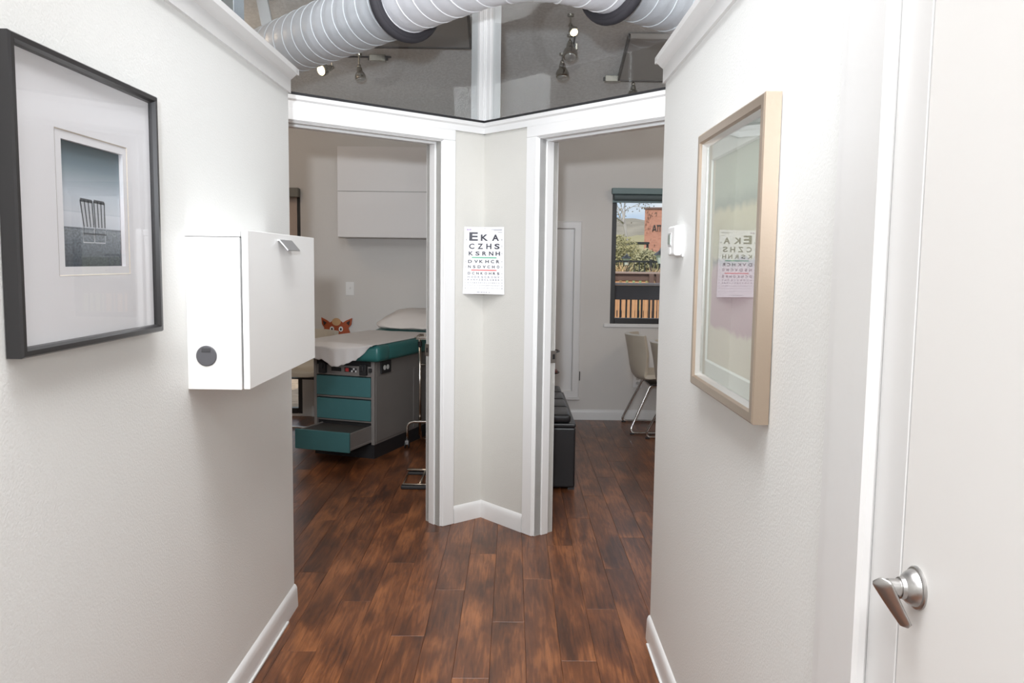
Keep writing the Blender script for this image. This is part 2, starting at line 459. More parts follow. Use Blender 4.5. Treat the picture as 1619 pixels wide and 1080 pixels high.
# resample
step = .0096; pts = [raw[0]]; acc = 0
for a, b in zip(raw, raw[1:]):
    L = (b-a).length; d = step-acc
    while d <= L: pts.append(a.lerp(b, d/L)); d += step
    acc = L-(d-step)
PITCH = 12
rad = []
for i in range(len(pts)):
    ph = 2*PI*i/PITCH
    inb = max(0, 1-abs((pts[i]-EL).length)/.5)
    rad.append(DR*(.985 + .012*(1-math.cos(ph))*.5*(1-.2*inb) - .02*inb*abs(math.sin(i*.9))))
duct = thing('air_duct', (EL.x, EL.y, ZC-DR), 0, 'fat white flexible air duct bending above the two doorways', 'duct')
dl = duct.location
q = MB(); q.tube([p-dl for p in pts], rad, 36); q.build('duct_sleeve', DUCTW, duct, smooth=True)
tor = MB()
n1, n2 = 36, 6
tor_me = None
for i in range(PITCH, len(pts)-2, PITCH):
    t = (pts[i+1]-pts[i-1]).normalized()
    if tor_me is None:
        q = MB(); q.tube([(math.cos(2*PI*k/n1)*(DR*.99), math.sin(2*PI*k/n1)*(DR*.99), 0) for k in range(n1)], .0034, 6, closed=True)
        o = q.build('wire_rib', RIBW, duct, smooth=True); tor_me = o.data
    else:
        o = bpy.data.objects.new('wire_rib', tor_me); COL.objects.link(o); o.parent = duct
    tilt = Vector((0,0,1))*.10*(1 if True else 0)
    o.rotation_euler = (t + tilt*.6).to_track_quat('Z', 'Y').to_euler(); o.location = pts[i]-dl
# foam seals where the duct meets the glass
def seal(T, uc, N, lab):
    o0 = T((uc, -.046+.046, ZC)); x = Vector((0,0,1)); y = N.cross(x)
    q = MB(); q.tube([o0 + (x*math.cos(2*PI*k/40) + y*math.sin(2*PI*k/40))*(DR+.020) for k in range(40)], .026, 12, closed=True)
    q.tube([o0 + N*.012 + (x*math.cos(2*PI*k/40) + y*math.sin(2*PI*k/40))*(DR+.012) for k in range(40)], .020, 10, closed=True)
    tag(q.build('duct_seal', mat('dark foam seal', (.035,.033,.04), .7), smooth=True), lab, 'seal')
seal(TA, RCA, NA, 'black foam ring sealing the duct into the left glass pane')
seal(TB, RCB, NB, 'black foam ring sealing the duct into the right glass pane')
# bracket hanging above the left end of the duct
hb = pA - NA*1.535
t = thing('duct_hanger', (hb.x, hb.y, ZC+DR), 0, 'narrow white bracket hanging on a thin rod above the duct end', 'hanger')
q = MB(); q.box((-.040, -.018, .0), (.030, .018, .175), lambda p: (p[0]-(.035*(p[2]/.175)), p[1], p[2]+.004)); q.box((-.07, -.022, .165), (.03, .022, .182)); q.build('bracket', mat('white enamel', (.8,.8,.8), .4), t, bevel=.003)
q = MB(); q.tube([(-.03,0,.17), (-.03,0,ceil_z(hb.y)-ZC-DR)], .004, 8); q.build('rod', STEEL, t)
# galvanised riser behind the left wall cap
GALV = mat('galvanised sheet', (.52,.57,.59), .22, 1.0, var=.12, vscale=5)
q = MB(); gx1, gx0 = -1.088, -1.36
q.box((gx0, 3.32, 2.0), (gx1, 3.46, 3.80))
t = q.build('metal_riser', GALV, bevel=.004); tag(t, 'shiny galvanised metal riser rising behind the left wall cap', 'duct')
q = MB(); q.box((gx1-t.location.x-.03, 3.312-t.location.y, 0), (gx1-t.location.x+.006, 3.32-t.location.y, 1.8)); q.build('seam_flange', GALV, t, bevel=.002)

# ------------------------------------------------------------------ soffit panels and lamps on the sloped ceiling
PANEL = mat('ceiling panel felt', (.36,.34,.32), .8)
def cpanel(x0, x1, y0, y1, lab):
    q = MB()
    for a, b, c, d, lo, hi in ((x0, x1, y0, y1, .050, .012),):
        vs = []
        for dz in (lo, hi):
            for xx, yy in ((a,c),(b,c),(b,d),(a,d)): vs.append((xx, yy, ceil_z(yy)-dz))
        q.add(vs, [(0,1,2,3),(7,6,5,4),(0,4,5,1),(1,5,6,2),(2,6,7,3),(3,7,4,0)])
    o = q.build('ceiling_panel', PANEL, bevel=.004, seg=1); tag(o, lab, 'ceiling panel')
    f = MB()
    lo = o.location
    for a, b, c, d in ((x0,x1,y1-.012,y1+.004),(x0-.004,x0+.012,y0,y1),(x1-.012,x1+.004,y0,y1)):
        vs = []
        for dz in (.056, .014):
            for xx, yy in ((a,c),(b,c),(b,d),(a,d)): vs.append(Vector((xx, yy, ceil_z(yy)-dz))-lo)
        f.add(vs, [(0,1,2,3),(7,6,5,4),(0,4,5,1),(1,5,6,2),(2,6,7,3),(3,7,4,0)])
    f.build('edge_strip', mat('dark panel edge', (.10,.09,.085), .7), o)
cpanel(-1.02, -.32, 5.40, 6.22, 'flat brown grey ceiling panel seen through the left glass')
cpanel(.795, 1.75, 6.07, 6.64, 'flat brown grey ceiling panel seen through the right glass')
BULB = mat('lit lamp lens', (1,.9,.7), .3, emit=((1,.78,.42), 9))
LENS = mat('unlit lamp lens', (.5,.5,.48), .08, .6)
NICK = mat('aged nickel', (.40,.38,.33), .25, 1.0)
def spot(p, d, lit, lab, drop=.07, s=1.0, grp=None):
    p = Vector(p); zc = ceil_z(p.y); d = Vector(d).normalized()
    t = thing('spot_lamp', (p.x, p.y, p.z), 0, lab, 'spotlight', grp)
    q = MB(); q.lathe([(.022, zc-p.z-.016), (.022, zc-p.z)], 16); q.tube([(0,0,zc-p.z-.01), (0,0,.045*s)], .006, 8); q.build('stem', NICK, t)
    q = MB(); q.lathe([(.002,-.016),(.012,-.012),(.016,0),(.012,.012),(.002,.016)], 14, o=(0,0,.04*s)); q.build('swivel_joint', NICK, t, smooth=True)
    o = Vector((0,0,.04*s))
    q = MB(); q.lathe([(.008*s,.006),(.018*s,.012*s),(.021*s,.030*s),(.022*s,.042*s),(.034*s,.056*s),(.041*s,.075*s),(.040*s,.096*s),(.035*s,.100*s)], 18, o=o, ax=d); smooth_by_angle(q.build('lamp_head', NICK, t))
    q = MB(); q.lathe([(.034*s,.098*s),(.030*s,.107*s),(.004,.112*s)], 18, o=o, ax=d); q.build('lens', BULB if lit else LENS, t, smooth=True)
    if lit:
        lw = t.location + o + d*.14
        light('spot_lamp_glow', 'SPOT', lw, 9, (1,.80,.52), lw + d, spot_size=math.radians(75), spot_blend=.6, shadow_soft_size=.03)
spot((-1.37, 6.42, 2.80), (-.55,-.70,-.35), True, 'lit warm spotlight just under the left end of the duct', s=1.1)
spot((-1.165, 6.40, 2.81), (.15,-.15,-1), False, 'unlit nickel spotlight right of the lit one in the left room')
spot((.372, 5.88, 2.99), (.25,-.60,-.70), True, 'lit warm spotlight under the duct in the right room', s=.8)
spot((.385, 6.12, 2.92), (.0,-.5,-1), False, 'unlit nickel spotlight directly below the lit one in the right room', s=1.3)
spot((.345, 6.36, 2.84), (.02,-.25,-1), False, 'lowest nickel spotlight of the three in the right room', s=1.2)
spot((.920, 6.69, 2.765), (0,-.05,-1), False, 'nickel spotlight below the brown panel at right')
spot((1.225, 6.69, 2.785), (-.3,-.25,-1), False, 'nickel spotlight at the right wall edge under the brown panel')
def track(p0, p1, pb, lab, rz=0):
    p0 = Vector(p0); p1 = Vector(p1); b = Vector(pb)
    t = thing('lamp_transformer', (b.x, b.y, b.z), rz, lab, 'transformer'); ri = Matrix.Rotation(-rz, 3, 'Z')
    q = MB(); q.box((-.060,-.03,-.024), (.060,.03,.024)); q.build('housing', NICK, t, bevel=.004)
    q = MB(); q.tube([ri @ (p0-b), ri @ (p1-b)], .006, 8); q.build('rail', BLKM, t)
    for a, c in ((-.072,-.058), (.058,.076)):
        q = MB(); q.box((a,-.012,-.014), (c,.012,.014)); q.build('end_clip', BLKM, t, bevel=.002)
    q = MB(); q.tube([(0,0,.02), (0,0,ceil_z(b.y)-b.z)], .007, 8); q.build('stem', NICK, t)
track((-1.36,6.43,2.925), (-.93,6.43,2.925), (-1.03,6.43,2.915), 'grey nickel transformer box on the lamp rail at left')
track((.415,5.95,3.03), (.415,6.36,2.915), (.415,6.22,2.955), 'nickel transformer box between the right room spotlights', rz=PI/2)
track((.70,6.66,2.84), (.80,6.66,2.84), (.755,6.66,2.835), 'nickel transformer box beside the left edge of the brown panel')

# ------------------------------------------------------------------ door in the right wall
d = thing('door_1', (RX, DY1, 0), 0, None, None); d['kind'] = 'structure'
q = MB(); q.box((0.000, DY0-DY1, .008), (.042, -.0025, 2.045)); q.build('door_slab', DOORW, d, bevel=.001)
# lever handle
h = MB(); hz, hy = 1.0, 1.062-DY1
q = MB(); q.lathe([(.0285,0),(.0285,.0022),(.0272,.0038),(.0245,.0045),(.0238,.0070),(.0215,.0120),(.0182,.0160),(.0150,.0185),(.0140,.0235),(.0120,.0240)], 32, o=(0,hy,hz), ax=(-1,0,0)); handle = smooth_by_angle(q.build('door_handle', STEEL, d))
q = MB(); q.lathe([(.0118,.020),(.0118,.038),(.0105,.039)], 24, o=(0,hy,hz), ax=(-1,0,0))
smooth_by_angle(q.build('neck', STEEL, handle))
def lev(u, v):
    # lever blade hanging down and bending back towards the door
    t = u; wd = .0150 - .0070*t
    a = 2*PI*v
    cx = -.0490 + .034*t**1.1; cy = hy - .012*t; cz = hz + .0125 - .0620*t
    th = .0048 - .0012*t
    r = math.sqrt(max(.04, 1-(1-min(1, t/.14))**2)) if t < .14 else (math.sqrt(max(.04, 1-((t-.93)/.07)**2)) if t > .93 else 1)
    # the blade lies in the slope of the lever: thickness runs along its normal
    A, B, c_, s_ = math.cos(a)*th*r, math.sin(a)*wd*r, .74, .67
    return (cx + A*.91*c_ + B*.91*s_, cy + A*s_ - B*c_, cz + A*.41*c_ + B*.41*s_)
q = MB(); q.grid(lev, 18, 25)
q.add([lev(0, k/24) for k in range(24)], [tuple(range(24))]); q.add([lev(1, k/24) for k in range(24)], [tuple(range(24))])
q.build('lever', STEEL, handle, smooth=True)
q = MB(); q.lathe([(.0024,-.001),(.0024,.0008),(.0012,.0010)], 12, o=(-.029,hy-.0085,hz-.0085), ax=(0,-1,-1)); q.build('set_screw', BLKM, handle)
# casing and jamb around the door
q = MB()
q.box((RX-.017, DY1+.20, 0), (RX, DY1+.262, 2.06)); q.box((RX-.022, DY1+.085, 0), (RX, DY1+.228, 2.06))
trim(q, bevel=.006)
q = MB(); q.box((RX-.001, DY1+.0005, 0), (RX+.06, DY1+.090, 2.05)); trim(q, bevel=.0008)
q = MB(); q.box((RX-.022, DY0-.22, 0), (RX, DY0-.02, 2.055)); trim(q, bevel=.006)

# ------------------------------------------------------------------ left picture
BFR = mat('black picture frame', (.022,.021,.022), .28)
MATW = mat('white mat board', (.80,.80,.825), .8)
MATB = mat('mat bevel', (.72,.66,.58), .7)
def frame_profile(name, y0, y1, z0, z1, prof, nx, m, parent, x0):
    """mitred frame ring; prof [(inset, height out of the wall)]"""
    q = MB(); n = len(prof); vs = []
    for (cy, cz, sy, sz) in ((y0,z0,1,1),(y1,z0,-1,1),(y1,z1,-1,-1),(y0,z1,1,-1)):
        for i, hgt in prof: vs.append((x0+nx*hgt, cy+sy*i, cz+sz*i))
    fs = []
    for c in range(4):
        e = (c+1) % 4
        for k in range(n): fs.append((c*n+k, c*n+(k+1) % n, e*n+(k+1) % n, e*n+k))
    q.add(vs, fs); return q.build(name, m, parent)
def quad_ring(q, o, i, xo, xi):
    (a0,a1,b0,b1), (c0,c1,d0,d1) = o, i
    vs = [(xo,a0,b0),(xo,a1,b0),(xo,a1,b1),(xo,a0,b1),(xi,c0,d0),(xi,c1,d0),(xi,c1,d1),(xi,c0,d1)]
    q.add(vs, [(0,1,5,4),(1,2,6,5),(2,3,7,6),(3,0,4,7)])
p = thing('framed_photo', (LX, 1.73, 1.24), 0, 'large black framed photo of two deckchairs with a wide white mat', 'picture')
fy0, fy1, fz1 = -.29, .296, .556
frame_profile('frame', fy0, fy1, 0, fz1, [(0,.002),(0,.028),(.003,.032),(.012,.032),(.016,.024),(.018,.014),(.018,.002)], 1, BFR, p, 0)
q = MB(); quad_ring(q, (fy0+.016,fy1-.016,.016,fz1-.016), (-.135,.162,.140,.420), .016, .016); quad_ring(q, (-.135,.162,.140,.420), (-.133,.160,.142,.418), .016, .0145); 
mt = q.build('mat_board', MATW, p)
q = MB(); quad_ring(q, (-.1345,.1615,.1405,.4195), (-.1325,.1595,.1425,.4175), .0163, .0148); q.build('bevel_line', MATB, mt)
q = MB(); quad_ring(q, (-.133,.160,.142,.418), (-.110,.143,.158,.402), .0145, .0145); quad_ring(q, (-.110,.143,.158,.402), (-.110,.143,.158,.402), .0145, .006); q.build('inner_mat', MATW, mt)
def photo_mat():
    m = bpy.data.materials.new('beach photo print'); m.use_nodes = True; n = m.node_tree; b = n.nodes['Principled BSDF']
    t = n.nodes.new('ShaderNodeTexCoord'); s = n.nodes.new('ShaderNodeSeparateXYZ')
    n.links.new(t.outputs['Generated'], s.inputs[0])
    r = n.nodes.new('ShaderNodeValToRGB'); e = r.color_ramp.elements
    e[0].position = 0; e[0].color = srgb(60,66,74); e[1].position = 1; e[1].color = srgb(70,88,97)
    for ps, c in ((.20,(112,120,128)),(.300,(134,141,148)),(.318,(92,100,108)),(.324,(206,212,221)),(.44,(216,221,229)),(.447,(190,200,210)),(.454,(208,214,222)),(.60,(196,206,216)),(.82,(122,140,150))):
        k = e.new(ps); k.color = srgb(*c)
    n.links.new(s.outputs[2], r.inputs[0])
    z = n.nodes.new('ShaderNodeTexNoise'); z.inputs['Scale'].default_value = 30; z.inputs['Detail'].default_value = 6
    mp = n.nodes.new('ShaderNodeMapping'); mp.inputs['Scale'].default_value = (1,1,1.8)
    n.links.new(t.outputs['Generated'], mp.inputs[0]); n.links.new(mp.outputs[0], z.inputs['Vector'])
    lt = n.nodes.new('ShaderNodeMath'); lt.operation = 'LESS_THAN'; lt.inputs[1].default_value = .318; n.links.new(s.outputs[2], lt.inputs[0])
    mx = n.nodes.new('ShaderNodeMix'); mx.data_type = 'RGBA'; mx.blend_type = 'OVERLAY'
    n.links.new(lt.outputs[0], mx.inputs[0]); n.links.new(r.outputs[0], mx.inputs[6]); n.links.new(z.outputs[0], mx.inputs[7])
    n.links.new(mx.outputs[2], b.inputs['Base Color']); b.inputs['Roughness'].default_value = .5
    return m
py0, py1, pz0, pz1 = -.108, .141, .158, .402
q = MB(); q.box((.003, py0, pz0), (.0065, py1, pz1)); pr = q.build('photo_print', photo_mat(), p)
# printed deckchairs, seen from behind
INK = mat('dark photo ink', srgb(58,60,66), .5); INKL = mat('pale photo ink', srgb(205,208,214), .5)
qd, ql = MB(), MB()
def pl(q, a, b, wd):
    y0 = py0 + a[0]*(py1-py0); z0 = pz0 + a[1]*(pz1-pz0); y1_ = py0 + b[0]*(py1-py0); z1_ = pz0 + b[1]*(pz1-pz0)
    dv = Vector((0, y1_-y0, z1_-z0)); nn = Vector((0, -dv.z, dv.y)).normalized()*wd/2
    A_, B_ = Vector((.0069,y0,z0)), Vector((.0069,y1_,z1_))
    q.add([A_-nn, B_-nn, B_+nn, A_+nn], [(0,1,2,3)])
for a, b, c, dd in ((.31,.50,.36,.52),(.53,.71,.55,.71)):
    pl(qd, (a,.550), (b,.545), .007)
    for k in range(7):
        s = k/6; pl(qd if k % 2 == 0 else ql, (a+(b-a)*s, .55), (c+(dd-c)*s, .33), .0042 if k % 2 == 0 else .0028)
    for k in range(6):
        s = (k+.5)/6; pl(ql, (a+(b-a)*s, .545), (c+(dd-c)*s, .335), .0018)
    pl(ql, (a,.56), (c-.02,.31), .0016); pl(ql, (b,.56), (dd+.02,.31), .0016)
    pl(qd, (c-.02,.275), (dd+.02,.272), .003); pl(ql, (c-.02,.20), (dd+.0,.20), .002)
    pl(ql, (c-.02,.31), (c-.02,.20), .0016); pl(ql, (dd,.31), (dd,.20), .0016); pl(qd, (c,.33), (c-.02,.23), .002)
qd.build('printed_deckchairs', INK, pr); ql.build('printed_highlights', INKL, pr)
q = MB(); q.box((.0185, fy0+.017, .017), (.0200, fy1-.017, fz1-.017)); q.build('glazing', PGLASS, p)

# ------------------------------------------------------------------ right picture
p = thing('framed_painting', (RX, 2.01, 1.088), 0, 'tall champagne framed pastel abstract print behind reflective glass', 'picture')
CHAMP = mat('champagne metal frame', (.46,.37,.29), .30, .75, bump=.05, bscale=200)
SILV = mat('silver fillet', (.80,.79,.76), .22, .8)
gy0, gy1, gz1 = -.30, .305, .676
frame_profile('frame', gy0, gy1, 0, gz1, [(0,.002),(0,.034),(.004,.037),(.022,.037),(.026,.030),(.026,.002)], -1, CHAMP, p, 0)
frame_profile('fillet', gy0+.026, gy1-.026, .026, gz1-.026, [(0,.004),(0,.030),(.010,.018),(.012,.004)], -1, SILV, p, 0)
q = MB(); quad_ring(q, (gy0+.036,gy1-.036,.036,gz1-.036), (gy0+.072,gy1-.072,.072,gz1-.072), -.015, -.015); quad_ring(q, (gy0+.072,gy1-.072,.072,gz1-.072), (gy0+.076,gy1-.076,.076,gz1-.076), -.015, -.010)
q.build('mat_board', mat('pale green mat', (.74,.77,.74), .7), p)
def paint_mat():
    m = bpy.data.materials.new('pastel wash print'); m.use_nodes = True; n = m.node_tree; b = n.nodes['Principled BSDF']
    t = n.nodes.new('ShaderNodeTexCoord'); s = n.nodes.new('ShaderNodeSeparateXYZ'); z = n.nodes.new('ShaderNodeTexNoise'); z.inputs['Scale'].default_value = 9; z.inputs['Detail'].default_value = 7
    n.links.new(t.outputs['Generated'], s.inputs[0]); n.links.new(t.outputs['Generated'], z.inputs['Vector'])
    a = n.nodes.new('ShaderNodeMath'); a.operation = 'MULTIPLY_ADD'; a.inputs[1].default_value = .07; n.links.new(z.outputs[0], a.inputs[0]); n.links.new(s.outputs[2], a.inputs[2])
    r = n.nodes.new('ShaderNodeValToRGB'); e = r.color_ramp.elements
    e[0].position = 0; e[0].color = srgb(222,214,196); e[1].position = 1; e[1].color = srgb(182,190,174)
    for ps, c in ((.20,(222,213,196)),(.225,(190,150,166)),(.42,(200,166,180)),(.50,(202,172,182)),(.54,(150,148,150)),(.555,(206,203,178)),(.76,(214,208,176)),(.80,(146,158,146)),(.86,(176,188,172))):
        k = e.new(ps); k.color = srgb(*c)
    n.links.new(a.outputs[0], r.inputs[0])
    # the wash stops short of the paper edge
    ab = n.nodes.new('ShaderNodeMath'); ab.operation = 'SUBTRACT'; ab.inputs[1].default_value = .5; n.links.new(s.outputs[1], ab.inputs[0])
    a2 = n.nodes.new('ShaderNodeMath'); a2.operation = 'ABSOLUTE'; n.links.new(ab.outputs[0], a2.inputs[0])
    a3 = n.nodes.new('ShaderNodeMath'); a3.operation = 'MULTIPLY_ADD'; a3.inputs[1].default_value = .05; n.links.new(z.outputs[0], a3.inputs[0]); n.links.new(a2.outputs[0], a3.inputs[2])
    gt = n.nodes.new('ShaderNodeMath'); gt.operation = 'GREATER_THAN'; gt.inputs[1].default_value = .475; n.links.new(a3.outputs[0], gt.inputs[0])
    mx = n.nodes.new('ShaderNodeMix'); mx.data_type = 'RGBA'; mx.inputs[7].default_value = srgb(214,206,186)
    n.links.new(gt.outputs[0], mx.inputs[0]); n.links.new(r.outputs[0], mx.inputs[6]); n.links.new(mx.outputs[2], b.inputs['Base Color']); b.inputs['Roughness'].default_value = .6
    return m
q = MB(); q.box((-.009, gy0+.074, .074), (-.004, gy1-.074, gz1-.074)); q.build('art_print', paint_mat(), p)
q = MB(); q.box((-.020, gy0+.036, .036), (-.0185, gy1-.036, gz1-.036)); q.build('glazing', PGLASS2, p)

# ------------------------------------------------------------------ white wall cabinet on the left wall
c = thing('wall_cabinet', (LX, 2.25, 1.062), 0, 'white flat wall cabinet with drop front on left hall wall', 'cabinet')
cw, ch, cd = .745, .430, .146
q = MB()
q.box((0,0,0),(cd,.016,ch-.018)); q.box((0,cw-.016,0),(cd,cw,ch-.018)); q.box((0,.016,0),(cd,cw-.016,.016)); q.box((0,.016,.016),(.006,cw-.016,ch-.018))
q.build('carcass', CABW, c, bevel=.0012)
q = MB(); q.box((0,-.001,ch-.0165),(cd+.002,cw+.001,ch)); q.build('top_panel', CABW, c, bevel=.0015)
q = MB(); q.box((cd+.006,-.002,.002),(cd+.023,cw+.001,ch+.001)); dr = q.build('door', CABW, c, bevel=.0015)
q = MB()
hx = cd+.023
q.prism([(0,.0),(.004,0),(.030,-.030),(.032,-.027),(.006,.004),(0,.004)], (hx,.285,ch-.020), (hx,.425,ch-.020), (1,0,0), (0,0,1)); q.build('handle', mat('brushed aluminium', (.52,.52,.53), .35, .9), dr)
q = MB(); q.lathe([(.028,0),(.028,.002),(.026,.0035),(.001,.0035)], 32, o=(.052,0,.092), ax=(0,-1,0)); v = smooth_by_angle(q.build('cable_grommet', mat('grey plastic', (.10,.10,.11), .5), c)); v['label'] = 'round grey cable grommet'
q = MB(); q.box((.040,-.0048,.103),(.064,-.0033,.114)); q.build('grommet_tab', mat('grey plastic dark', (.06,.06,.065), .5), v, bevel=.001)

# ------------------------------------------------------------------ thermostat
t = thing('thermostat', (RX, 2.70, 1.44), 0, 'small white thermostat at the end of right hall wall', 'thermostat')
TW = mat('white plastic', (.85,.85,.84), .35)
q = MB(); q.box((-.005,-.062,.0),(0,.062,.100)); q.build('back_plate', TW, t, bevel=.003)
q = MB(); q.box((-.030,-.058,.003),(-.005,.058,.098)); q.build('body', TW, t, bevel=.008, seg=3)
q = MB(); q.box((-.0325,-.008,.034),(-.029,.044,.076)); di = q.build('display_bezel', mat('silver plastic', (.6,.6,.6), .25, .5), t, bevel=.002)
q = MB(); q.box((-.0335,-.002,.040),(-.032,.038,.070)); q.build('display', mat('lcd grey green', (.22,.27,.22), .15), di)
q = MB(); q.lathe([(.012,0),(.012,.002),(.010,.003)], 20, o=(-.0295,.01,.018), ax=(-1,0,0)); q.build('dial', TW, t)

# ------------------------------------------------------------------ eye chart
CH_W, CH_H = .2135, .354
bl = TA((.137,0,1.243)); br = TB((.180,0,1.243)); tl = TA((.129,0,1.597)); tr = TB((.172,0,1.597))
NRM = ((br-bl).cross(tl-bl)).normalized()
if NRM.y > 0: NRM = -NRM
def chart_pt(a, b, off):      # a,b in 0..1
    p = bl*(1-a)*(1-b) + br*a*(1-b) + tl*(1-a)*b + tr*a*b
    bow = -.012*4*a*(1-a)*1.0
    return p + NRM*(off - bow*-1 + .004)
cht = thing('eye_chart', (bl+br)/2, 0, 'white eye test chart of black letter rows pinned across the corner', 'eye chart')
co = cht.location
q = MB()
na = 13
vs = []
for off in (0, .0012):
    for i in range(na):
        for b in (0, 1): vs.append(chart_pt(i/(na-1), b, off)-co)
fs = []
for i in range(na-1):
    a = 2*i; fs += [(a, a+2, a+3, a+1), (2*na+a, 2*na+a+1, 2*na+a+3, 2*na+a+2), (a, 2*na+a, 2*na+a+2, a+2), (a+1, a+3, 2*na+a+3, 2*na+a+1)]
fs += [(0,1,2*na+1,2*na), (2*na-2, 4*na-2, 4*na-1, 2*na-1)]
q.add(vs, fs); q.build('sheet', mat('white card', (.78,.78,.80), .45), cht)
INKB = mat('black letter ink', (.035,.035,.05), .5); INKG = mat('green bar ink', (.10,.42,.25), .5); INKR = mat('red bar ink', (.75,.11,.10), .5); INKP = mat('purple logo ink', (.22,.10,.32), .5)
INKS = mat('fine grey ink', (.22,.22,.25), .5)
_lc = {}
def glyph(ch):
    if ch not in _lc:
        cu = bpy.data.curves.new('glyph', 'FONT'); cu.body = ch; cu.resolution_u = 3; cu.offset = .028
        ob = bpy.data.objects.new('glyph', cu); COL.objects.link(ob)
        dg = bpy.context.evaluated_depsgraph_get(); me = bpy.data.meshes.new_from_object(ob.evaluated_get(dg))
        vs = [v.co.copy() for v in me.vertices]; fs = [tuple(p.vertices) for p in me.polygons]
        bpy.data.objects.remove(ob); bpy.data.curves.remove(cu); bpy.data.meshes.remove(me)
        xs = [v.x for v in vs]; ys = [v.y for v in vs]
        x0, x1, y0, y1 = min(xs), max(xs), min(ys), max(ys)
        _lc[ch] = ([((v.x-x0)/max(x1-x0,1e-6), (v.y-y0)/max(y1-y0,1e-6)) for v in vs], fs)
    return _lc[ch]
cX = lambda px: (px-60)/600.0
cY = lambda py: 1-(py-75)/950.0
def put(q, ch, x0, x1, y0, y1):
    vs, fs = glyph(ch)
    q.add([chart_pt(cX(x0+(x1-x0)*u), cY(y1+(y0-y1)*v), .0021)-co for u, v in vs], fs)
def row(name, chars, spans, y0, y1, m=INKB):
    if m is INKB:
        for ch, (a, b, *yy) in zip(chars, spans):
            q = MB(); put(q, ch, a, b, yy[0] if yy else y0, y1); q.build('letter', m, cht, recalc=False)
        return
    q = MB()
    for ch, (a, b, *yy) in zip(chars, spans): put(q, ch, a, b, yy[0] if yy else y0, y1)
    q.build(name, m, cht, recalc=False)['kind'] = 'stuff'
def even(n, a=124, b=588, wd=None):
    wd = wd or (b-a)/n*.62
    return [(a + (b-a-wd)*i/(n-1), a + (b-a-wd)*i/(n-1) + wd) for i in range(n)]
row('letter_row', 'EKA', [(135,262,150),(305,415),(475,582)], 180, 270)
row('letter_row', 'CZHS', [(133,212),(258,340),(388,466),(512,592)], 310, 386)
row('letter_row', 'KSRNH', [(130,196),(228,290),(330,392),(430,496),(530,597)], 420, 478)
row('letter_row', 'DVKHCR', [(125,180),(213,268),(288,342),(376,428),(458,508),(540,588)], 540, 585)
row('letter_row', 'NSDVCHO', [(126,165),(195,232),(265,310),(338,382),(406,446),(477,516),(550,588)], 617, 657)
row('letter_row', 'DCNKOHRS', even(8, wd=36), 713, 748)
row('letter_row', 'HUDKSCRONV', even(10, wd=27), 769, 796, INKS)
row('letter_row', 'RANVZEKLOBER', even(12, wd=22), 811, 833, INKS)
row('letter_row', 'HVOBRNSVKLUVMRVC', even(16, wd=15), 857, 872, INKS)
row('letter_row', 'NCKTZVDHOSRBMKNLRSZV', even(20, wd=11), 896, 908, INKS)
row('letter_row', 'ZKHDNVRCSOZNKBHVDRLTKC', even(22, wd=9), 935, 945, INKS)
q = MB()
for k, yy in enumerate((255,345,448,562,640,730,783,822,865,902,942)):
    put(q, str((k+1) % 10), 88, 98, yy-11 if k < 5 else yy-7, yy+11 if k < 5 else yy+7); put(q, str((k+1) % 10), 622, 632, yy-11 if k < 5 else yy-7, yy+11 if k < 5 else yy+7)
q.build('line_numbers', INKS, cht, recalc=False)['kind'] = 'stuff'
def bar(name, x0, x1, y0, y1, m):
    q = MB(); n = 9
    vs = [chart_pt(cX(x0+(x1-x0)*i/(n-1)), cY(yy), .0021)-co for i in range(n) for yy in (y0, y1)]
    q.add(vs, [(2*i, 2*i+2, 2*i+3, 2*i+1) for i in range(n-1)]); o = q.build(name, m, cht); return o
bar('color_bar', 176, 544, 500, 515, INKG)['label'] = 'green bar'
bar('color_bar', 172, 544, 678, 692, INKR)['label'] = 'red bar'
q = MB()
for ch, a, b in zip('Bio', (100,124,136), (120,131,160)): put(q, ch, a, b, 103, 126)
q.build('logo_print', INKP, cht, recalc=False)['kind'] = 'stuff'
for x0, x1, y0 in ((462,630,108),(500,628,118),(566,630,150)): bar('small_print', x0, x1, y0, y0+5, INKS)
for x0, x1 in ((258,300),(310,340),(352,372),(384,404),(430,446)): bar('small_print', x0, x1, 994, 1002, INKS)
q = MB(); pp = chart_pt(.515, .985, .002)-co
q.lathe([(.004,0),(.0045,.002),(.002,.004)], 12, o=pp, ax=NRM); q.build('push_pin', mat('clear pin', (.8,.8,.82), .2), cht)

# ------------------------------------------------------------------ windows
BFRAME = mat('dark bronze frame', (.018,.016,.016), .4)
def window(n, W, mull=()):
    t = thing('window_%d' % n, ((W[0]+W[1])/2, FAR+.05, W[2]), 0, None, None); t['kind'] = 'structure'
    ox, oz = (W[0]+W[1])/2, W[2]; hw = (W[1]-W[0])/2; hh = W[3]-W[2]
    q = MB(); f = .042; y0, y1 = -.035, .035
    q.box((-hw,y0,0),(-hw+f,y1,hh)); q.box((hw-f,y0,0),(hw,y1,hh)); q.box((-hw+f,y0,0),(hw-f,y1,f+.008)); q.box((-hw+f,y0,hh-f),(hw-f,y1,hh))
    for mm in mull: q.box((mm-ox-.02,y0,f),(mm-ox+.02,y1,hh-f))
    q.build('window_frame', BFRAME, t, bevel=.003)
    q = MB(); q.box((-hw+f,-.004,f),(hw-f,.004,hh-f)); q.build('pane', WGLASS, t)
window(1, W1, (1.70,)); window(2, W2, (-2.5,))
q = MB(); q.box((W1[0]-.055, FAR-.018, W1[2]-.030), (W1[1]+.055, FAR+.015, W1[2]+.002)); trim(q, bevel=.004)
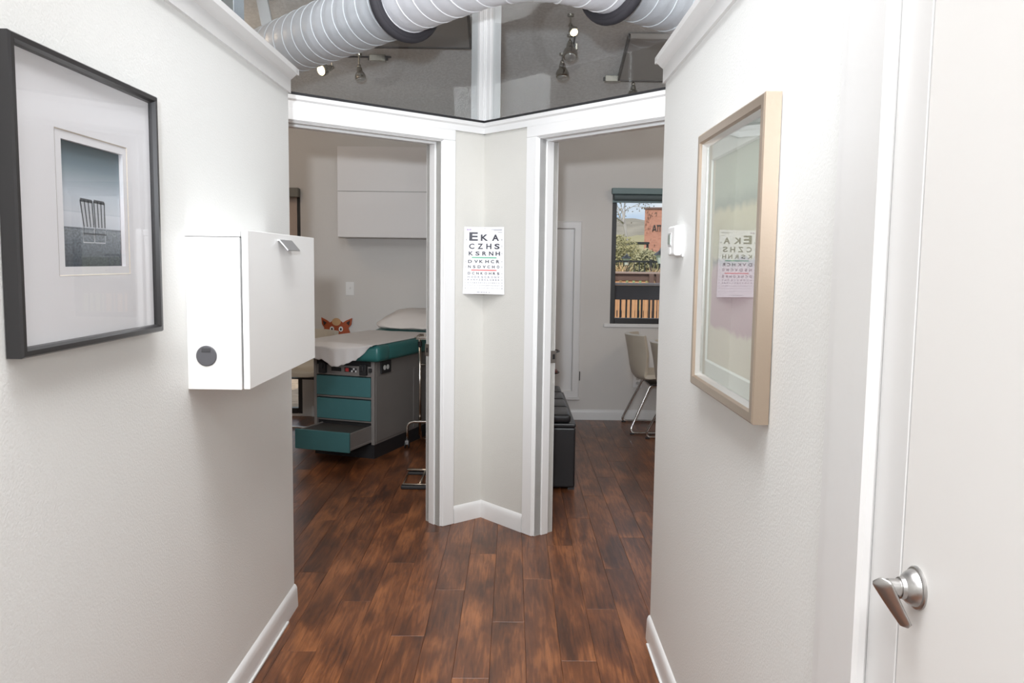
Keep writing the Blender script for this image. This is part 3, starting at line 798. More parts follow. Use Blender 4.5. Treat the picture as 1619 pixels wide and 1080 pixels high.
# roller blind cassettes
t = thing('roller_blind', ((W1[0]+W1[1])/2, FAR, 1.955), 0, 'grey green roller blind rolled up at the top of right window', 'blind')
GB = mat('grey green blind', (.17,.24,.245), .5)
hw = (W1[1]-W1[0])/2
q = MB(); q.box((-hw-.012,-.075,.060),(hw+.012,-.003,.112)); q.build('valance', GB, t, bevel=.004)
q = MB(); q.tube([(-hw+.01,-.03,.035),(hw-.01,-.03,.035)], .030, 16); q.build('roll', mat('dark blind roll', (.10,.13,.135), .6), t, smooth=False)
q = MB(); q.box((-hw,-.022,-.012),(hw,-.008,.012)); q.build('bottom_bar', GB, t, bevel=.003)
t = thing('roller_blind', ((W2[0]+W2[1])/2, FAR, 1.20), 0, 'beige fabric blind drawn partway down the far left window', 'blind')
hw = (W2[1]-W2[0])/2
q = MB(); q.box((-hw+.002,-.07,.755),(hw-.002,-.003,.835)); q.build('valance', mat('olive grey valance', (.20,.19,.165), .5), t, bevel=.004)
def bl_(u, v): return (-hw+.03+(2*hw-.06)*u, .004+.0015*math.sin(v*30+u*4), .0+.76*v)
q = MB(); q.grid(bl_, 9, 40); bo = q.build('blind_fabric', mat('beige blind fabric', (.52,.42,.36), .8, bump=.2, bscale=60), t, smooth=True)
q = MB(); q.box((-hw+.03,-.004,-.02),(hw-.03,.012,.003)); q.build('bottom_bar', mat('beige bar', (.5,.4,.34), .5), t, bevel=.003)
# light switch, socket
def plate(name, x, z, w_, h_, lab, cat, kind):
    t = thing(name, (x, FAR, z), 0, lab, cat)
    q = MB(); q.box((-w_/2,-.006,-h_/2),(w_/2,0,h_/2)); q.build('cover_plate', TW, t, bevel=.002)
    if kind == 'switch':
        q = MB(); q.box((-.006,-.018,-.004),(.006,-.005,.016)); q.build('toggle', TW, t, bevel=.002)
    else:
        for s in (-.02,.02):
            q = MB(); q.lathe([(.015,0),(.015,.003),(.013,.004)], 16, o=(0,-.005,s), ax=(0,-1,0)); q.build('receptacle', mat('socket grey', (.55,.54,.52), .4), t)
plate('light_switch', -1.45, 1.157, .074, .118, 'white light switch plate on the far wall below the wall unit', 'switch', 'switch')
plate('wall_socket', 1.135, .36, .078, .118, 'white wall socket low on the far wall behind the cream chair', 'socket', 'socket')

# ------------------------------------------------------------------ far-wall white framed panel (right room)
t = thing('wall_panel', (.20, FAR, .20), 0, 'tall white framed panel on far wall behind the black bench', 'panel')
WP = mat('white panel paint', (.74,.735,.73), .4)
frame_y = [(0,0),(0,.030),(.010,.036),(.060,.036),(.068,.022),(.072,.0)]
q = MB(); n_ = len(frame_y); vs = []
for (cx_, cz_, sx, sz) in ((-.40,0,1,1),(.405,0,-1,1),(.405,1.575,-1,-1),(-.40,1.575,1,-1)):
    for i_, h_ in frame_y: vs.append((cx_+sx*i_, -h_, cz_+sz*i_))
fs = [(c_*n_+k, c_*n_+(k+1) % n_, ((c_+1) % 4)*n_+(k+1) % n_, ((c_+1) % 4)*n_+k) for c_ in range(4) for k in range(n_)]
q.add(vs, fs); q.build('frame', WP, t)
q = MB(); q.box((-.335,-.014,.065),(.340,0,1.51)); q.build('door_leaf', WP, t, bevel=.003)
q = MB(); q.box((-.41,-.055,-.012),(.412,0,.004)); q.build('bottom_ledge', WP, t, bevel=.003)
q = MB(); q.box((.405,-.03,.16),(.414,-.008,.24)); q.build('hinge', BLKM, t)

# ------------------------------------------------------------------ wall unit above the exam table
t = thing('wall_unit', (-.72, 7.155, 1.603), 0, 'glossy grey white two flap wall unit above the exam table', 'cabinet')
q = MB(); q.box((-.77,.020,0),(.42,.312,.760)); q.build('carcass', mat('grey white carcass', (.55,.53,.51), .4), t, bevel=.002)
for z0, z1 in ((.003,.385),(.389,.760)):
    q = MB(); q.box((-.771,.0,z0),(.421,.018,z1)); q.build('flap_door', GLOSSW, t, bevel=.002)

# ------------------------------------------------------------------ fox panel on the far wall
FOX = mat('fox orange paint', srgb(168,74,28), .5); FOXD = mat('fox dark brown', srgb(46,26,18), .6); FOXC = mat('fox cream', srgb(205,165,120), .6)
t = thing('fox_panel', (-1.57, FAR, .50), 0, 'orange wooden fox head cutout on far wall behind the cream chair', 'wall toy')
def flat(name, pts, y0, y1, m, parent):
    q = MB(); q.prism([(a, b) for a, b in pts], (0,y0,0), (0,y1,0), (1,0,0), (0,0,1)); return q.build(name, m, parent)
head = [(-.135,.05),(-.06,0),(.06,0),(.115,.04),(.132,.12),(.130,.20),(.118,.27),(.105,.305)]
head += [(.132,.335),(.140,.395),(.085,.372),(.055,.352),(.03,.372)]
hl = [(.0,.388)] + [(-x_, z_) for x_, z_ in head[::-1] if True]
flat('head', head + [(.0,.388)] + [(-.03,.372),(-.06,.352),(-.09,.375),(-.135,.398),(-.130,.34),(-.108,.305),(-.125,.26),(-.135,.18)], -.018, 0, FOX, t)
for s in (-1, 1): flat('ear', [(s*.122,.375),(s*.088,.352),(s*.112,.325)][::s], -.021, -.017, FOXD, t)
def disc(cx_, cz_, rx, rz, n=20): return [(cx_+rx*math.cos(2*PI*k/n), cz_+rz*math.sin(2*PI*k/n)) for k in range(n)]
flat('forehead_patch', disc(0,.360,.040,.034), -.0215, -.017, FOXC, t)
flat('muzzle', disc(0,.10,.085,.09), -.0215, -.017, FOXC, t)
for s in (-1, 1):
    e = flat('eye', disc(s*.040,.296,.019,.023), -.022, -.017, mat('eye white', (.8,.8,.78), .4), t)
    flat('pupil', disc(s*.040,.294,.008,.012), -.024, -.021, FOXD, e)

# ------------------------------------------------------------------ cream shell chairs
CREAM = mat('cream leather', (.56,.50,.41), .42, bump=.12, bscale=120)
def interp(tab, s):
    for (a, pa), (b, pb) in zip(tab, tab[1:]):
        if s <= b:
            k = (s-a)/(b-a); k = k*k*(3-2*k) if False else k
            return [x_*(1-k)+y_*k for x_, y_ in zip(pa, pb)]
    return list(tab[-1][1])
def make_chair(loc, rz, lab):
    t = thing('shell_chair', loc, rz, lab, 'chair', 'cream shell chairs')
    prof = [(0,(.255,.448,.225,0)),(.16,(.14,.440,.238,0)),(.32,(.0,.432,.243,0)),(.42,(-.09,.430,.243,.08)),(.50,(-.150,.446,.241,.30)),(.56,(-.180,.480,.238,.55)),(.64,(-.200,.545,.236,.80)),(.80,(-.220,.67,.240,1)),(1,(-.250,.815,.245,1))]
    def sh(u, v):
        x_, z_, hw_, b = interp(prof, u); s = v*2-1
        return (x_ + .125*b*abs(s)**2.3, s*hw_*(1-.06*b*abs(s)), z_ + .030*(1-b)*abs(s)**3 + .0*b)
    q = MB(); q.grid(sh, 26, 17); o = q.build('shell', CREAM, t, smooth=True)
    md = o.modifiers.new('thick', 'SOLIDIFY'); md.thickness = .036; md.offset = -1
    md = o.modifiers.new('round', 'BEVEL'); md.width = .010; md.segments = 3; md.limit_method = 'ANGLE'; md.angle_limit = .9
    path = rounded([(.02,-.20,.405),(-.055,-.205,.402),(-.232,-.272,.012),(.22,-.262,.012),(.22,.262,.012),(-.232,.272,.012),(-.055,.205,.402),(.02,.20,.405)], .055, 6)
    q = MB(); q.tube(path, .0105, 12); q.build('sled_leg_frame', CHROME, t, smooth=True)
    q = MB(); q.box((-.06,-.215,.400),(.05,.215,.411)); q.build('seat_bracket', BLKM, t, bevel=.003)
    for s in (-1,1):
        q = MB(); q.box((-.225,s*.27-.014,0),(-.19,s*.27+.014,.010)); q.build('foot_glide', BLKM, t, bevel=.002)
    return t
ch1 = make_chair((1.213, 7.115, 0), 0, 'cream shell chair nearest the far wall under the right window')
ch2 = copy_tree(ch1); ch2.location = (1.315, 6.41, 0); ch2['label'] = 'cream shell chair cut off by the right hall wall, nearer than its twin'
ch3 = copy_tree(ch1); ch3.location = (-1.745, 7.12, 0); ch3.scale = (1, 1, .98); ch3.rotation_euler = (0,0,math.radians(-99)); ch3['label'] = 'cream shell chair in front of the floor length window, behind exam table'

# ------------------------------------------------------------------ black bench
LEA = mat('black leather', (.014,.014,.016), .34, bump=.2, bscale=150)
t = thing('storage_bench', (.19, 5.116, 0), 0, 'black leather storage bench with tufted square cushions', 'bench')
q = MB(); q.box((-.215,0,.014),(.212,1.26,.395)); q.build('bench_box', LEA, t, bevel=.012, seg=3)
for a in (-.19,.19):
    for b in (.03,1.23): q = MB(); q.box((a-.02,b-.02,0),(a+.02,b+.02,.026)); q.build('foot', BLKM, t)
q = MB(); q.box((-.216,-.001,.395),(.213,1.261,.420)); q.build('lid_rim', LEA, t, bevel=.008, seg=2)
for k in range(4):
    y0 = .012+k*.309
    q = MB(); q.box((-.195,y0,.419),(.182,y0+.300,.474)); o = smooth_by_angle(q.build('cushion', LEA, t, bevel=.020, seg=4), .9)
    q = MB(); q.lathe([(.010,0),(.008,.003),(.001,.004)], 12, o=(-.006,y0+.15,.473)); q.build('button', LEA, o, smooth=True)

# ------------------------------------------------------------------ wire side table behind the bench
t = thing('wire_side_table', (.245, 6.68, 0), 0, 'thin black two tier wire side table behind the black bench', 'side table')
for z in (.705, .535):
    q = MB(); q.tube([(.135*math.cos(2*PI*k/28), .135*math.sin(2*PI*k/28), z) for k in range(28)], .006, 8, closed=True); q.lathe([(.132,z-.003),(.132,z+.001)], 28); q.build('tray', mat('smoked tray', (.035,.03,.03), .2), t)
for k in range(3):
    a = PI-.7+.7*k; q = MB(); q.tube([(.135*math.cos(a), .135*math.sin(a), z_) for z_ in (0,.71)], .006, 8); q.build('leg', BLKM, t)
q = MB(); q.box((-.085,-.06,0),(.085,.06,.018)); o = q.build('booklet', mat('reddish cover', (.25,.10,.09), .4), None, bevel=.002)
o.location = (.28, 6.66, .537); tag(o, 'dull red booklet on lower tier of the wire side table', 'book')

# ------------------------------------------------------------------ exam table
P0 = Vector((-.971, 5.864, 0))
ex = thing('exam_table', P0, math.atan2(-.325,.945), 'grey exam table with teal drawer fronts and teal padded top', 'exam table')
GREY = mat('warm grey enamel', (.21,.195,.185), .42, bump=.04, bscale=200); TEAL = mat('teal enamel', (.055,.165,.175), .40); TEALV = mat('teal vinyl', (.030,.145,.140), .30, bump=.06, bscale=90)
GAP = mat('dark recess', (.015,.015,.016), .7)
WX = .4924
q = MB(); q.box((-WX+.004,.004,0),(-.003,1.43,.100)); q.build('plinth', BLACK, ex)
q = MB(); q.box((-WX,.03,.100),(0,1.45,.700)); q.box((-WX,0,.100),(-WX+.024,.03,.700)); q.box((-.026,0,.100),(0,.03,.700)); q.box((-WX+.024,.006,.425),(-.026,.03,.440)); q.box((-WX+.024,.006,.255),(-.026,.03,.268)); q.box((-WX+.024,.0,.588),(-.026,.03,.600))
q.build('cabinet_body', GREY, ex, bevel=.0025)
q = MB(); q.box((.0,.02,.118),(.004,.62,.588)); q.box((.0,.63,.118),(.004,1.43,.588)); q.build('side_panel', GREY, ex, bevel=.002)
for z0, z1 in ((.441,.587),(.270,.423)):
    q = MB(); q.box((-WX+.026,-.006,z0),(-.028,.028,z1-.006)); q.build('drawer', TEAL, ex, bevel=.003)
q = MB(); q.box((-WX+.024,.024,.100),(-.026,.031,.588)); q.build('drawer_recess', GAP, ex)
# pull-out step
st = MB(); st.box((-.448,-.316,.108),(-.022,-.298,.245)); so = st.build('step_front', TEAL, ex, bevel=.003); so['label'] = 'teal pulled out step front'
q = MB(); q.box((-.440,-.298,.125),(-.428,.02,.236)); q.build('step_side', GREY, so, bevel=.002)
q = MB(); q.box((-.040,-.298,.125),(-.028,.02,.236)); q.box((-.043,-.298,.118),(-.024,.02,.134)); q.build('step_side', GREY, so, bevel=.002)
q = MB(); q.box((-.428,-.298,.215),(-.040,.02,.228)); q.build('step_tread', mat('dark rubber tread', (.035,.030,.028), .6, bump=.4, bscale=90), so)
# control strip
q = MB(); q.box((-WX+.026,.004,.600),(-.028,.03,.660)); cs = q.build('control_strip', GREY, ex, bevel=.002)
q = MB(); q.box((-WX+.026,.010,.660),(-.028,.05,.705)); q.build('strip_recess', GAP, ex)
for x0 in (-.435,-.105):
    q = MB(); q.box((x0,-.030,.600),(x0+.052,.006,.676)); q.box((x0+.01,-.042,.630),(x0+.040,-.028,.668)); q.build('stirrup_socket', BLACK, ex, bevel=.004)
q = MB(); q.box((-.038,-.02,.622),(-.018,.01,.650)); q.build('locking_lever', BLACK, ex, bevel=.004)
q = MB(); q.box((-.345,-.001,.618),(-.268,.006,.645)); q.box((-.338,-.004,.624),(-.275,.004,.639)); q.build('label_slot', GAP, cs)
q = MB(); q.box((-.238,-.002,.616),(-.188,.006,.648)); q.build('switch_housing', BLACK, cs)
q = MB(); q.box((-.229,-.005,.620),(-.203,.002,.644)); q.build('red_switch', mat('red switch', (.55,.05,.05), .4), cs)
for k in range(6):
    q = MB(); q.box((-.186+.014*(k % 3)*1.1+.003,-.004,.617+.016*(k//3)),(-.176+.014*(k % 3)*1.1+.003,.004,.629+.016*(k//3))); q.build('indicator', mat('pale indicator', (.7,.7,.7), .4) if k % 2 == 0 else BLACK, cs)
# socket on the side
q = MB(); q.box((.003,.085,.602),(.014,.235,.690)); ou = q.build('side_socket', BLACK, ex, bevel=.003)
for y_ in (.130,.178):
    q = MB(); q.lathe([(.018,0),(.018,.003)], 16, o=(.014,y_,.645), ax=(1,0,0)); q.build('receptacle', mat('receptacle white', (.62,.62,.6), .4), ou)
# cushions
q = MB(); q.box((-.572,-.060,.700),(.070,.125,.820)); q.build('foot_cushion', TEALV, ex, bevel=.036, seg=4); 
q = MB(); q.box((-.572,.085,.700),(.068,1.02,.8195)); q.build('main_cushion', TEALV, ex, bevel=.032, seg=4)
hc = MB(); hc.box((-.572,1.0,.700),(.066,1.50,.822), lambda p: (p[0], p[1], p[2]+max(0, p[1]-1.0)*.14)); hc.build('head_cushion', TEALV, ex, bevel=.030, seg=4)
for o in ex.children:
    if 'cushion' in o.name: smooth_by_angle(o, .9)
q = MB(); q.box((-WX+.01,.02,.695),(-.01,1.44,.712)); q.build('top_deck', GREY, ex)
# paper sheet over it
def sheet(u, v):
    xw = -.590 + .632*u
    n = noise.noise(Vector((xw*9, v*7, 2.0)))
    L = 1.30*(1-v)
    # v: 0 back -> 1 hanging front edge
    if v < .80:
        y_ = 1.02 - (1.02+.030)*(v/.80); z_ = .8255 + .0035*(n+.4)
        sag = 0
        if u > .97: z_ -= .004
        return (xw + .004*noise.noise(Vector((v*8,u,5)))*u, y_, z_)
    k = (v-.80)/.20
    drop = (.112 + .055*math.exp(-((u-.52)/.16)**2) + .006*math.sin(u*31) + .012*noise.noise(Vector((u*19,3,1)))) * (1 if u < .78 else max(.10, 1-(u-.78)/.20*.9))
    z_ = .826 - drop*k
    y_ = -.034 - .048*min(1, k*5) - .006*math.sin(u*40)*k - .010*math.sin(u*11+1)*k
    return (xw - .03*max(0, u-.75)*4*k*.6, y_, z_)
q = MB(); q.grid(sheet, 60, 90)
so = q.build('paper_sheet', mat('white exam paper', (.66,.64,.63), .8, bump=.35, bscale=60), None, smooth=True)
def world_local(o, rz, base):
    o.location = base + Matrix.Rotation(rz, 3, 'Z') @ o.location; o.rotation_euler = (0,0,rz)
RZ = math.atan2(-.325,.945)
world_local(so, RZ, P0); md = so.modifiers.new('thick','SOLIDIFY'); md.thickness = .0012; md.offset = 1
tag(so, 'crinkled white paper sheet draped over the exam table', 'paper sheet')
def pil(u, v):
    a = 2*PI*u; b = PI*(v-.5)
    cs_, sn = math.cos(b), math.sin(b)
    sg = lambda t, e: math.copysign(abs(t)**e, t)
    X = .305*sg(math.cos(a), .55)*sg(cs_, .45); Y = .20*sg(math.sin(a), .55)*sg(cs_, .45)
    edge = max(abs(X)/.305, abs(Y)/.20)
    Z = .100*sg(sn, .8)*(1-.86*edge**2.6)
    if Z < 0: Z *= .55
    w_ = .012*noise.noise(Vector((X*7, Y*16+X*6, 1))) + .006*noise.noise(Vector((X*22, Y*30, 3)))
    return (-.262+X*1.06, 1.22+Y, .898+Z+w_*(1 if sn > -.2 else 0) + (Y)*.22)
q = MB(); q.grid(pil, 64, 33)
po = q.build('pillow', mat('white pillow cover', (.70,.66,.63), .8, bump=.2, bscale=50), None, smooth=True); world_local(po, RZ, P0)
tag(po, 'white covered pillow at the head of the exam table', 'pillow')

# ------------------------------------------------------------------ chrome stand beside the exam table
S0 = Vector((-.785, 6.225, 0))
t = thing('instrument_stand', S0, 0, 'chrome wheeled instrument stand beside the exam table', 'stand')
SN = mat('warm chrome', (.72,.68,.62), .18, 1.0)
q = MB(); q.tube(rounded([(0,0,.075),(0,0,.205),(.50,0,.205),(.50,0,.075)], .07, 8), .0105, 12); q.build('base_tube', SN, t, smooth=True)
q = MB(); q.tube([(.095,.018,.10),(.095,.018,.855)], .0095, 12); q.build('post', SN, t, smooth=True)
q = MB(); q.tube(rounded([(.095,.018,.20),(.095,.10,.06),(.12,.16,.035),(.45,.16,.035)], .05, 6), .009, 10); q.build('lower_bar', SN, t, smooth=True)
q = MB(); q.tube([(.095,.018,.64),(.46,.018,.64)], .009, 10); q.build('cross_bar', SN, t, smooth=True)
q = MB(); q.tube([(.095,.018,.775),(.095,.018,.812)], .0155, 12); q.build('collar', BLACK, t)
q = MB(); q.tube(rounded([(.27,.06,.862),(.085,.06,.862),(.085,-.24,.862),(.45,-.24,.862),(.45,.06,.862),(.27,.06,.862)], .05, 6), .006, 8); q.box((.095,-.23,.850),(.44,.05,.856)); q.build('tray_frame', SN, t)
for x0 in (0, .50):
    q = MB(); q.lathe([(.007,.0),(.007,.03)], 12, o=(x0,0,.058)); q.box((x0-.014,-.016,.030),(x0+.014,.016,.060)); cst = q.build('caster', mat('grey caster fork', (.3,.3,.3), .35, .8), t, bevel=.002)
    for s in (-.018,.010):
        q = MB(); q.lathe([(.020,0),(.024,.002),(.024,.007),(.020,.009)], 20, o=(x0+s,0,.0245), ax=(1,0,0)); q.build('wheel', BLACK, cst)
# low floor frame with rubber bars
t = thing('floor_frame', (-.68, 5.12, 0), 0, 'low chrome floor frame with black rubber bars inside left doorway', 'frame')
q = MB(); q.box((0,-.04,.0),(.34,.015,.022)); q.build('rubber_bar', BLACK, t, bevel=.006)
q = MB(); q.box((.0,.31,.0),(.34,.35,.020)); q.build('rubber_bar', BLACK, t, bevel=.006)
q = MB(); q.tube([(-.005,.33,.030),(.35,.33,.030)], .010, 10); q.build('chrome_rail', SN, t, smooth=True)
q = MB(); q.tube([(.115,.0,.020),(.115,.33,.028)], .007, 8); q.tube([(.005,-.03,.012),(.005,.33,.015)], .004, 8); q.build('cross_tube', SN, t, smooth=True)
q = MB(); q.tube([(.01,-.012,.025),(.34,-.012,.025)], .006, 8); q.build('front_rail', SN, t, smooth=True)

# ------------------------------------------------------------------ outside
def ground_mat(name, c1, c2, sc):
    return mat(name, tuple((a+b)/2 for a, b in zip(c1, c2)), .95, var=.45, vscale=sc, bump=.5, bscale=sc)
q = MB(); q.box((-12,FAR+.14,-.35),(14,13.4,-.20)); struct(q.build('ground_1', mat('leaf littered gravel', (.42,.30,.21), .95, var=.75, vscale=9, bump=.8, bscale=12)))
q = MB(); q.prism([(13.4,-.3),(15,.98),(175,1.25),(175,-.4),(13.4,-.4)], (-40,0,0), (70,0,0), (0,1,0), (0,0,1)); struct(q.build('ground_2', mat('dry lawn', (.24,.26,.09), .95, var=.5, vscale=1.2)))
# near deck railing
DARKB = mat('dark stained timber', (.045,.038,.045), .55, var=.2, vscale=10); BRN = mat('brown stained timber', (.13,.075,.06), .6, var=.2, vscale=10); CED = mat('cedar boards', (.62,.33,.17), .7, var=.25, vscale=14)
t = thing('deck_railing', (1.5, 9.4, -.2), 0, 'near dark timber deck railing with black balusters outside right window', 'railing')
q = MB(); q.box((-1.2,-.06,1.365),(1.6,.08,1.392)); o = q.build('top_cap', mat('greyed cap', (.30,.26,.26), .6), t, bevel=.004)
q = MB(); q.box((-1.2,-.02,1.205),(1.6,.02,1.362)); q.build('rail_board', DARKB, t, bevel=.004)
q = MB(); q.box((-1.2,-.02,.10),(1.6,.02,.19)); q.build('bottom_rail', DARKB, t, bevel=.004)
bm_ = None
for k in range(44):
    if bm_ is None:
        q = MB(); q.box((-.009,-.009,.19),(.009,.009,1.205)); o = q.build('baluster', BLKM, t); bm_ = o.data
    else:
        o = bpy.data.objects.new('baluster', bm_); COL.objects.link(o); o.parent = t
    o.location.x = -1.17 + k*.063 + .012*math.sin(k*2.7)
t = thing('board_fence', (1.7, 10.3, -.2), 0, 'orange cedar board fence seen between the black balusters', 'fence')
bm_ = None
rr = random.Random(5)
for k in range(54):
    if bm_ is None:
        q = MB(); q.box((-.022,-.012,0),(.022,.012,1.24)); o = q.build('board', CED, t, bevel=.003); bm_ = o.data
    else:
        o = bpy.data.objects.new('board', bm_); COL.objects.link(o); o.parent = t
    o.location = (-1.3+k*.054+rr.uniform(-.004,.004), rr.uniform(-.01,.01), 0)
q = MB(); q.box((-1.35,.012,.2),(1.6,.05,.28)); q.box((-1.35,.012,.95),(1.6,.05,1.03)); q.build('backing_rail', DARKB, t)
t = thing('far_railing', (2.2, 12.0, -.2), 0, 'brown timber railing behind the near one, with thick paired posts', 'railing')
q = MB(); q.box((-1.6,-.06,1.46),(1.8,.08,1.488)); q.build('top_cap', mat('pale brown cap', (.34,.25,.22), .6), t, bevel=.004)
q = MB(); q.box((-1.6,-.02,1.365),(1.8,.02,1.46)); q.build('rail_board', BRN, t, bevel=.004)
for x0 in (-.225, -.125): 
    q = MB(); q.box((x0-.035,-.06,0),(x0+.035,.02,1.46)); q.build('post', BRN, t, bevel=.005)
bm_ = None
for k in range(36):
    if bm_ is None:
        q = MB(); q.box((-.028,.0,.1),(.028,.02,1.37)); o = q.build('picket', CED, t); bm_ = o.data
    else:
        o = bpy.data.objects.new('picket', bm_); COL.objects.link(o); o.parent = t
    o.location.x = -1.55 + k*.094
# black metal fence
t = thing('metal_fence', (4.0, 20, 1.0), 0, 'thin black metal picket fence in front of the brick building', 'fence')
q = MB(); q.box((-3.5,-.02,.42),(4,.02,.47)); q.box((-3.5,-.02,.06),(4,.02,.10)); q.build('rail', BLKM, t)
q = MB()
for k in range(60): q.box((-3.5+k*.125,-.01,0),(-3.5+k*.125+.022,.01,.45))
o = q.build('pickets', BLKM, t); o['kind'] = 'stuff'
for k in range(5): q = MB(); q.box((-2.1+k*1.35,-.035,-.1),(-2.1+k*1.35+.06,.035,.5)); q.build('post', BLKM, t)
# lanterns
def lantern(x, y, h, lab, s=1.0):
    t = thing('post_lantern', (x, y, 1.0), 0, lab, 'lamp post', 'post lanterns')
    q = MB(); q.lathe([(.06*s,0),(.06*s,.10),(.038*s,.13),(.035*s,h-.30*s),(.05*s,h-.27*s)], 12); q.build('post', BLKM, t)
    q = MB(); q.lathe([(.05*s,h-.27*s),(.10*s,h-.10*s)], 6); q.build('lantern_glass', mat('lantern glass', (.55,.58,.58), .15), t)
    q = MB(); q.lathe([(.145*s,h-.10*s),(.13*s,h-.08*s),(.03*s,h),(.012*s,h+.05*s)], 6); q.build('lantern_cap', BLKM, t)
lantern(3.42, 19.5, .71, 'black post lantern in front of the brick building', 1.15)
lantern(3.05, 22.6, .62, 'black post lantern standing left among the bushes', 1.0)
# brick building
def brick_mat():
    m = bpy.data.materials.new('red brick'); m.use_nodes = True; n = m.node_tree; b = n.nodes['Principled BSDF']
    t = n.nodes.new('ShaderNodeTexCoord'); mp = n.nodes.new('ShaderNodeMapping'); mp.inputs['Rotation'].default_value = (PI/2,0,0)
    k = n.nodes.new('ShaderNodeTexBrick'); k.inputs['Scale'].default_value = 4.2; k.inputs['Color1'].default_value = (.52,.235,.175,1); k.inputs['Color2'].default_value = (.44,.19,.14,1); k.inputs['Mortar'].default_value = (.50,.30,.23,1); k.inputs['Mortar Size'].default_value = .012
    n.links.new(t.outputs['Object'], mp.inputs[0]); n.links.new(mp.outputs[0], k.inputs[0]); n.links.new(k.outputs[0], b.inputs['Base Color']); b.inputs['Roughness'].default_value = .9
    return m
bt = thing('brick_building', (4.66, 30, 1.05), math.radians(-16), 'tall red brick building end wall outside the right window', 'building')
q = MB(); q.box((0,0,0),(7,5,2.26)); q.build('brick_wall', brick_mat(), bt)
q = MB(); q.box((-.04,-.04,2.26),(7.05,5.05,2.32)); q.build('roof_coping', mat('dark coping', (.16,.09,.08), .7), bt)
SIGN = mat('dark sign letters', (.05,.035,.035), .5)
q = MB()
for a, b_, c_, d_ in ((.455,.0,.482,.20),(.535,.0,.562,.20),(.435,.19,.582,.225)): q.box((a,-.03,1.48+b_),(c_,0,1.48+d_))
q.build('sign_letter', SIGN, bt)
q = MB(); q.prism([(.27,0),(.30,0),(.35,.17),(.40,0),(.43,0),(.37,.225),(.33,.225)], (0,-.03,1.48), (0,0,1.48), (1,0,0), (0,0,1)); q.box((.30,-.03,1.53),(.40,0,1.565)); q.build('sign_letter', SIGN, bt)
# pergola / dark porch left of the building
t = thing('porch', (4.2, 27, 1.05), 0, 'dark flat roofed porch beside the brick building', 'porch')
q = MB(); q.box((-.75,-.4,.95),(.10,.5,1.02)); q.build('roof', BLKM, t)
for x0 in (-.70,.02): q = MB(); q.box((x0,-.35,0),(x0+.06,-.29,.95)); q.build('post', BLKM, t)
# hills
def hill(x, y, rx, ry, h, m, lab):
    def g(u, v):
        a = 2*PI*u; r = v
        X, Y = math.cos(a)*r, math.sin(a)*r
        z = h*max(0, (1-r*r))**.8
        return (x+X*rx, y+Y*ry, 1.15 + z + .07*h*noise.noise(Vector((X*6+x, Y*6, 0)))*(1-r))
    q = MB(); q.grid(g, 49, 16); tag(q.build('hill', m, smooth=True), lab, 'hill')
HILL = mat('wooded hill', (.27,.235,.19), 1.0, var=.5, vscale=.35); HILL2 = mat('grassy hill', (.36,.31,.18), 1.0, var=.4, vscale=.3)
hill(15.6, 130, 26, 30, 6.8, HILL, 'distant grey brown wooded hill under the sky')
hill(9.5, 62, 5, 10, 2.2, HILL2, 'lower olive grassy hill behind the bushes')
# bushes, leafy cards in volume
def bush(x, y, rx, h, col, lab, n=1400, seed=0, z0=1.0):
    rb = random.Random(seed); q = MB(); k = 0
    while k < n:
        a, b, c_ = rb.uniform(-1,1), rb.uniform(-1,1), rb.uniform(0,1)
        r = math.sqrt(a*a+b*b+((c_-.4)/.6)**2)
        if r > 1 or r < .35: continue
        p = Vector((a*rx, b*rx, c_*h)) + Vector((rb.gauss(0,.03),rb.gauss(0,.03),rb.gauss(0,.03)))
        s = rb.uniform(.03,.075); d1 = Vector((rb.gauss(0,1),rb.gauss(0,1),rb.gauss(0,1))).normalized(); d2 = d1.orthogonal().normalized()
        q.add([p-d1*s, p+d2*s*.5, p+d1*s, p-d2*s*.5], [(0,1,2,3)]); k += 1
    t = thing('bush', (x, y, z0), 0, lab, 'bush')
    o = q.build('foliage', mat('leaf %.2f %.2f %.2f' % col, col, .8, var=.5, vscale=3), t, recalc=False); o['kind'] = 'stuff'
    q = MB()
    for j in range(5):
        a = 2*PI*j/5; q.tube([(0,0,0),(math.cos(a)*rx*.4, math.sin(a)*rx*.4, h*.6)], [.03,.01], 6)
    q.build('stem', mat('bark brown', (.12,.09,.07), .9), t)
bush(3.0, 25, .85, 1.25, (.33,.29,.15), 'yellow olive bush at the left edge of the window view', 2600, 1)
bush(3.9, 33, 1.2, 1.45, (.27,.26,.15), 'olive bush further back, left of the porch', 2200, 2)
bush(3.45, 21.6, .36, .75, (.34,.31,.18), 'pale green brown bush below the pale tree trunk', 1800, 3)
bush(4.3, 42, 1.9, 2.1, (.24,.22,.17), 'grey brown bush mass at the foot of the hill', 2200, 4)
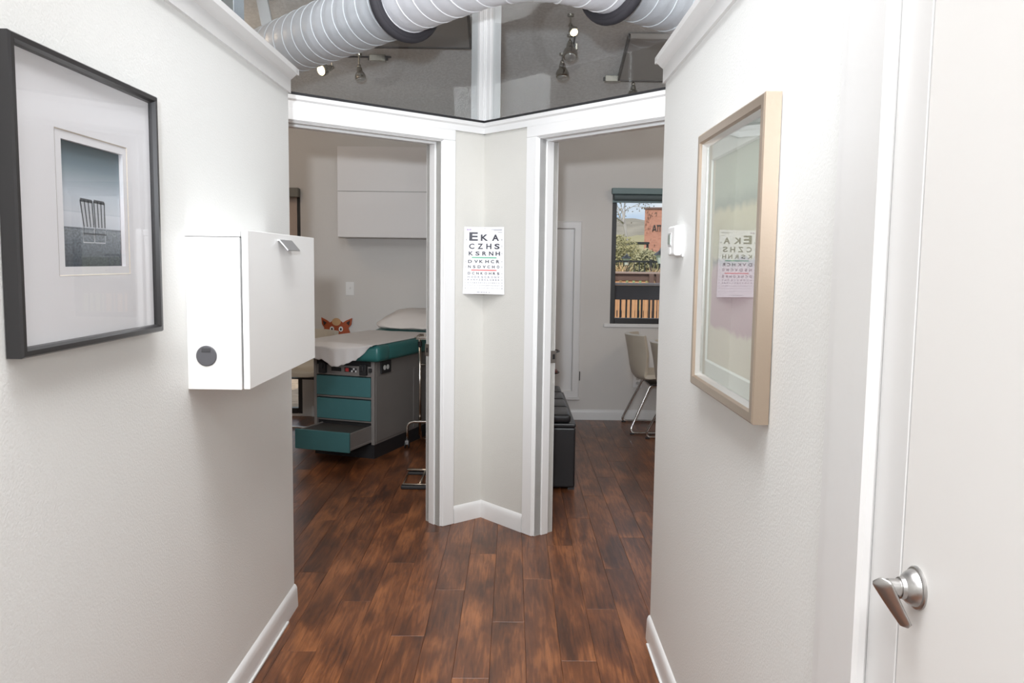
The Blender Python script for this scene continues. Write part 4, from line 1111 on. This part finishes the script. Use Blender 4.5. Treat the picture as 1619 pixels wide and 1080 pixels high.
def grass(x, y, h, lab, seed, z0=.7):
    rb = random.Random(seed); q = MB()
    for k in range(70):
        a = rb.uniform(0, 2*PI); l = rb.uniform(.5,1)*h; r = rb.uniform(.05,.30)
        p = Vector((rb.gauss(0,.06), rb.gauss(0,.06), 0)); d = Vector((math.cos(a),math.sin(a),0))
        mid = p + d*r*.4 + Vector((0,0,l*.65)); tip = p + d*r*1.3 + Vector((0,0,l*.95)); wv = Vector((-d.y,d.x,0))*.008
        q.add([p-wv, p+wv, mid+wv, mid-wv, tip], [(0,1,2,3),(3,2,4)])
    t = thing('ornamental_grass', (x, y, z0), 0, lab, 'grass', None)
    o = q.build('blades', mat('dry grass', (.62,.42,.24), .9, var=.3, vscale=5), t, recalc=False); o['kind'] = 'stuff'
grass(1.95, 15.2, .55, 'dry tan grass clump at left behind the brown railing', 1, .95)
grass(2.62, 15.4, .45, 'dry tan grass clump under the pale tree trunk', 2, .95)
grass(3.25, 15.6, .55, 'dry tan grass clump left of the lantern', 3, .95)
# bare tree with a pale trunk
BARK = mat('pale bark', (.42,.38,.36), .9, var=.3, vscale=4); LEAF2 = mat('sparse leaves', (.22,.19,.13), .9, var=.3, vscale=2)
rt_ = random.Random(11)
tt = thing('bare_tree', (3.90, 28, 1.05), 0, 'thin pale trunked tree with sparse brown leaves', 'tree')
tq, lq = MB(), MB()
def branch(p, d, L, r, lev):
    n = 5; pts_ = [p]; dd = d.copy()
    for i in range(n):
        dd = (dd + Vector((rt_.gauss(0,.10),rt_.gauss(0,.10),rt_.gauss(0,.05)))).normalized(); pts_.append(pts_[-1]+dd*L/n)
    tq.tube(pts_, [r*(1-.5*i/n) for i in range(n+1)], 6 if lev < 2 else 4)
    if lev >= 2:
        for k in range(3):
            c_ = pts_[-1] + Vector((rt_.gauss(0,.10),rt_.gauss(0,.10),rt_.gauss(0,.10))); s = .028
            d1 = Vector((rt_.gauss(0,1),rt_.gauss(0,1),rt_.gauss(0,1))).normalized(); d2 = d1.orthogonal()
            lq.add([c_-d1*s, c_+d2*s, c_+d1*s, c_-d2*s], [(0,1,2,3)])
    if lev < 4:
        for k in range(4 if lev == 0 else 3):
            q0 = pts_[rt_.randint(2 if lev else 3, n)]
            nd = (dd*.8 + Vector((rt_.gauss(0,.6),rt_.gauss(0,.6),rt_.gauss(0,.35)))).normalized()
            branch(q0, nd, L*rt_.uniform(.45,.7), r*.5, lev+1)
branch(Vector((0,0,0)), Vector((.02,0,1)), 2.1, .055, 0)
tq.build('trunk', BARK, tt, smooth=True); lo_ = lq.build('leaves', LEAF2, tt, recalc=False); lo_['kind'] = 'stuff'
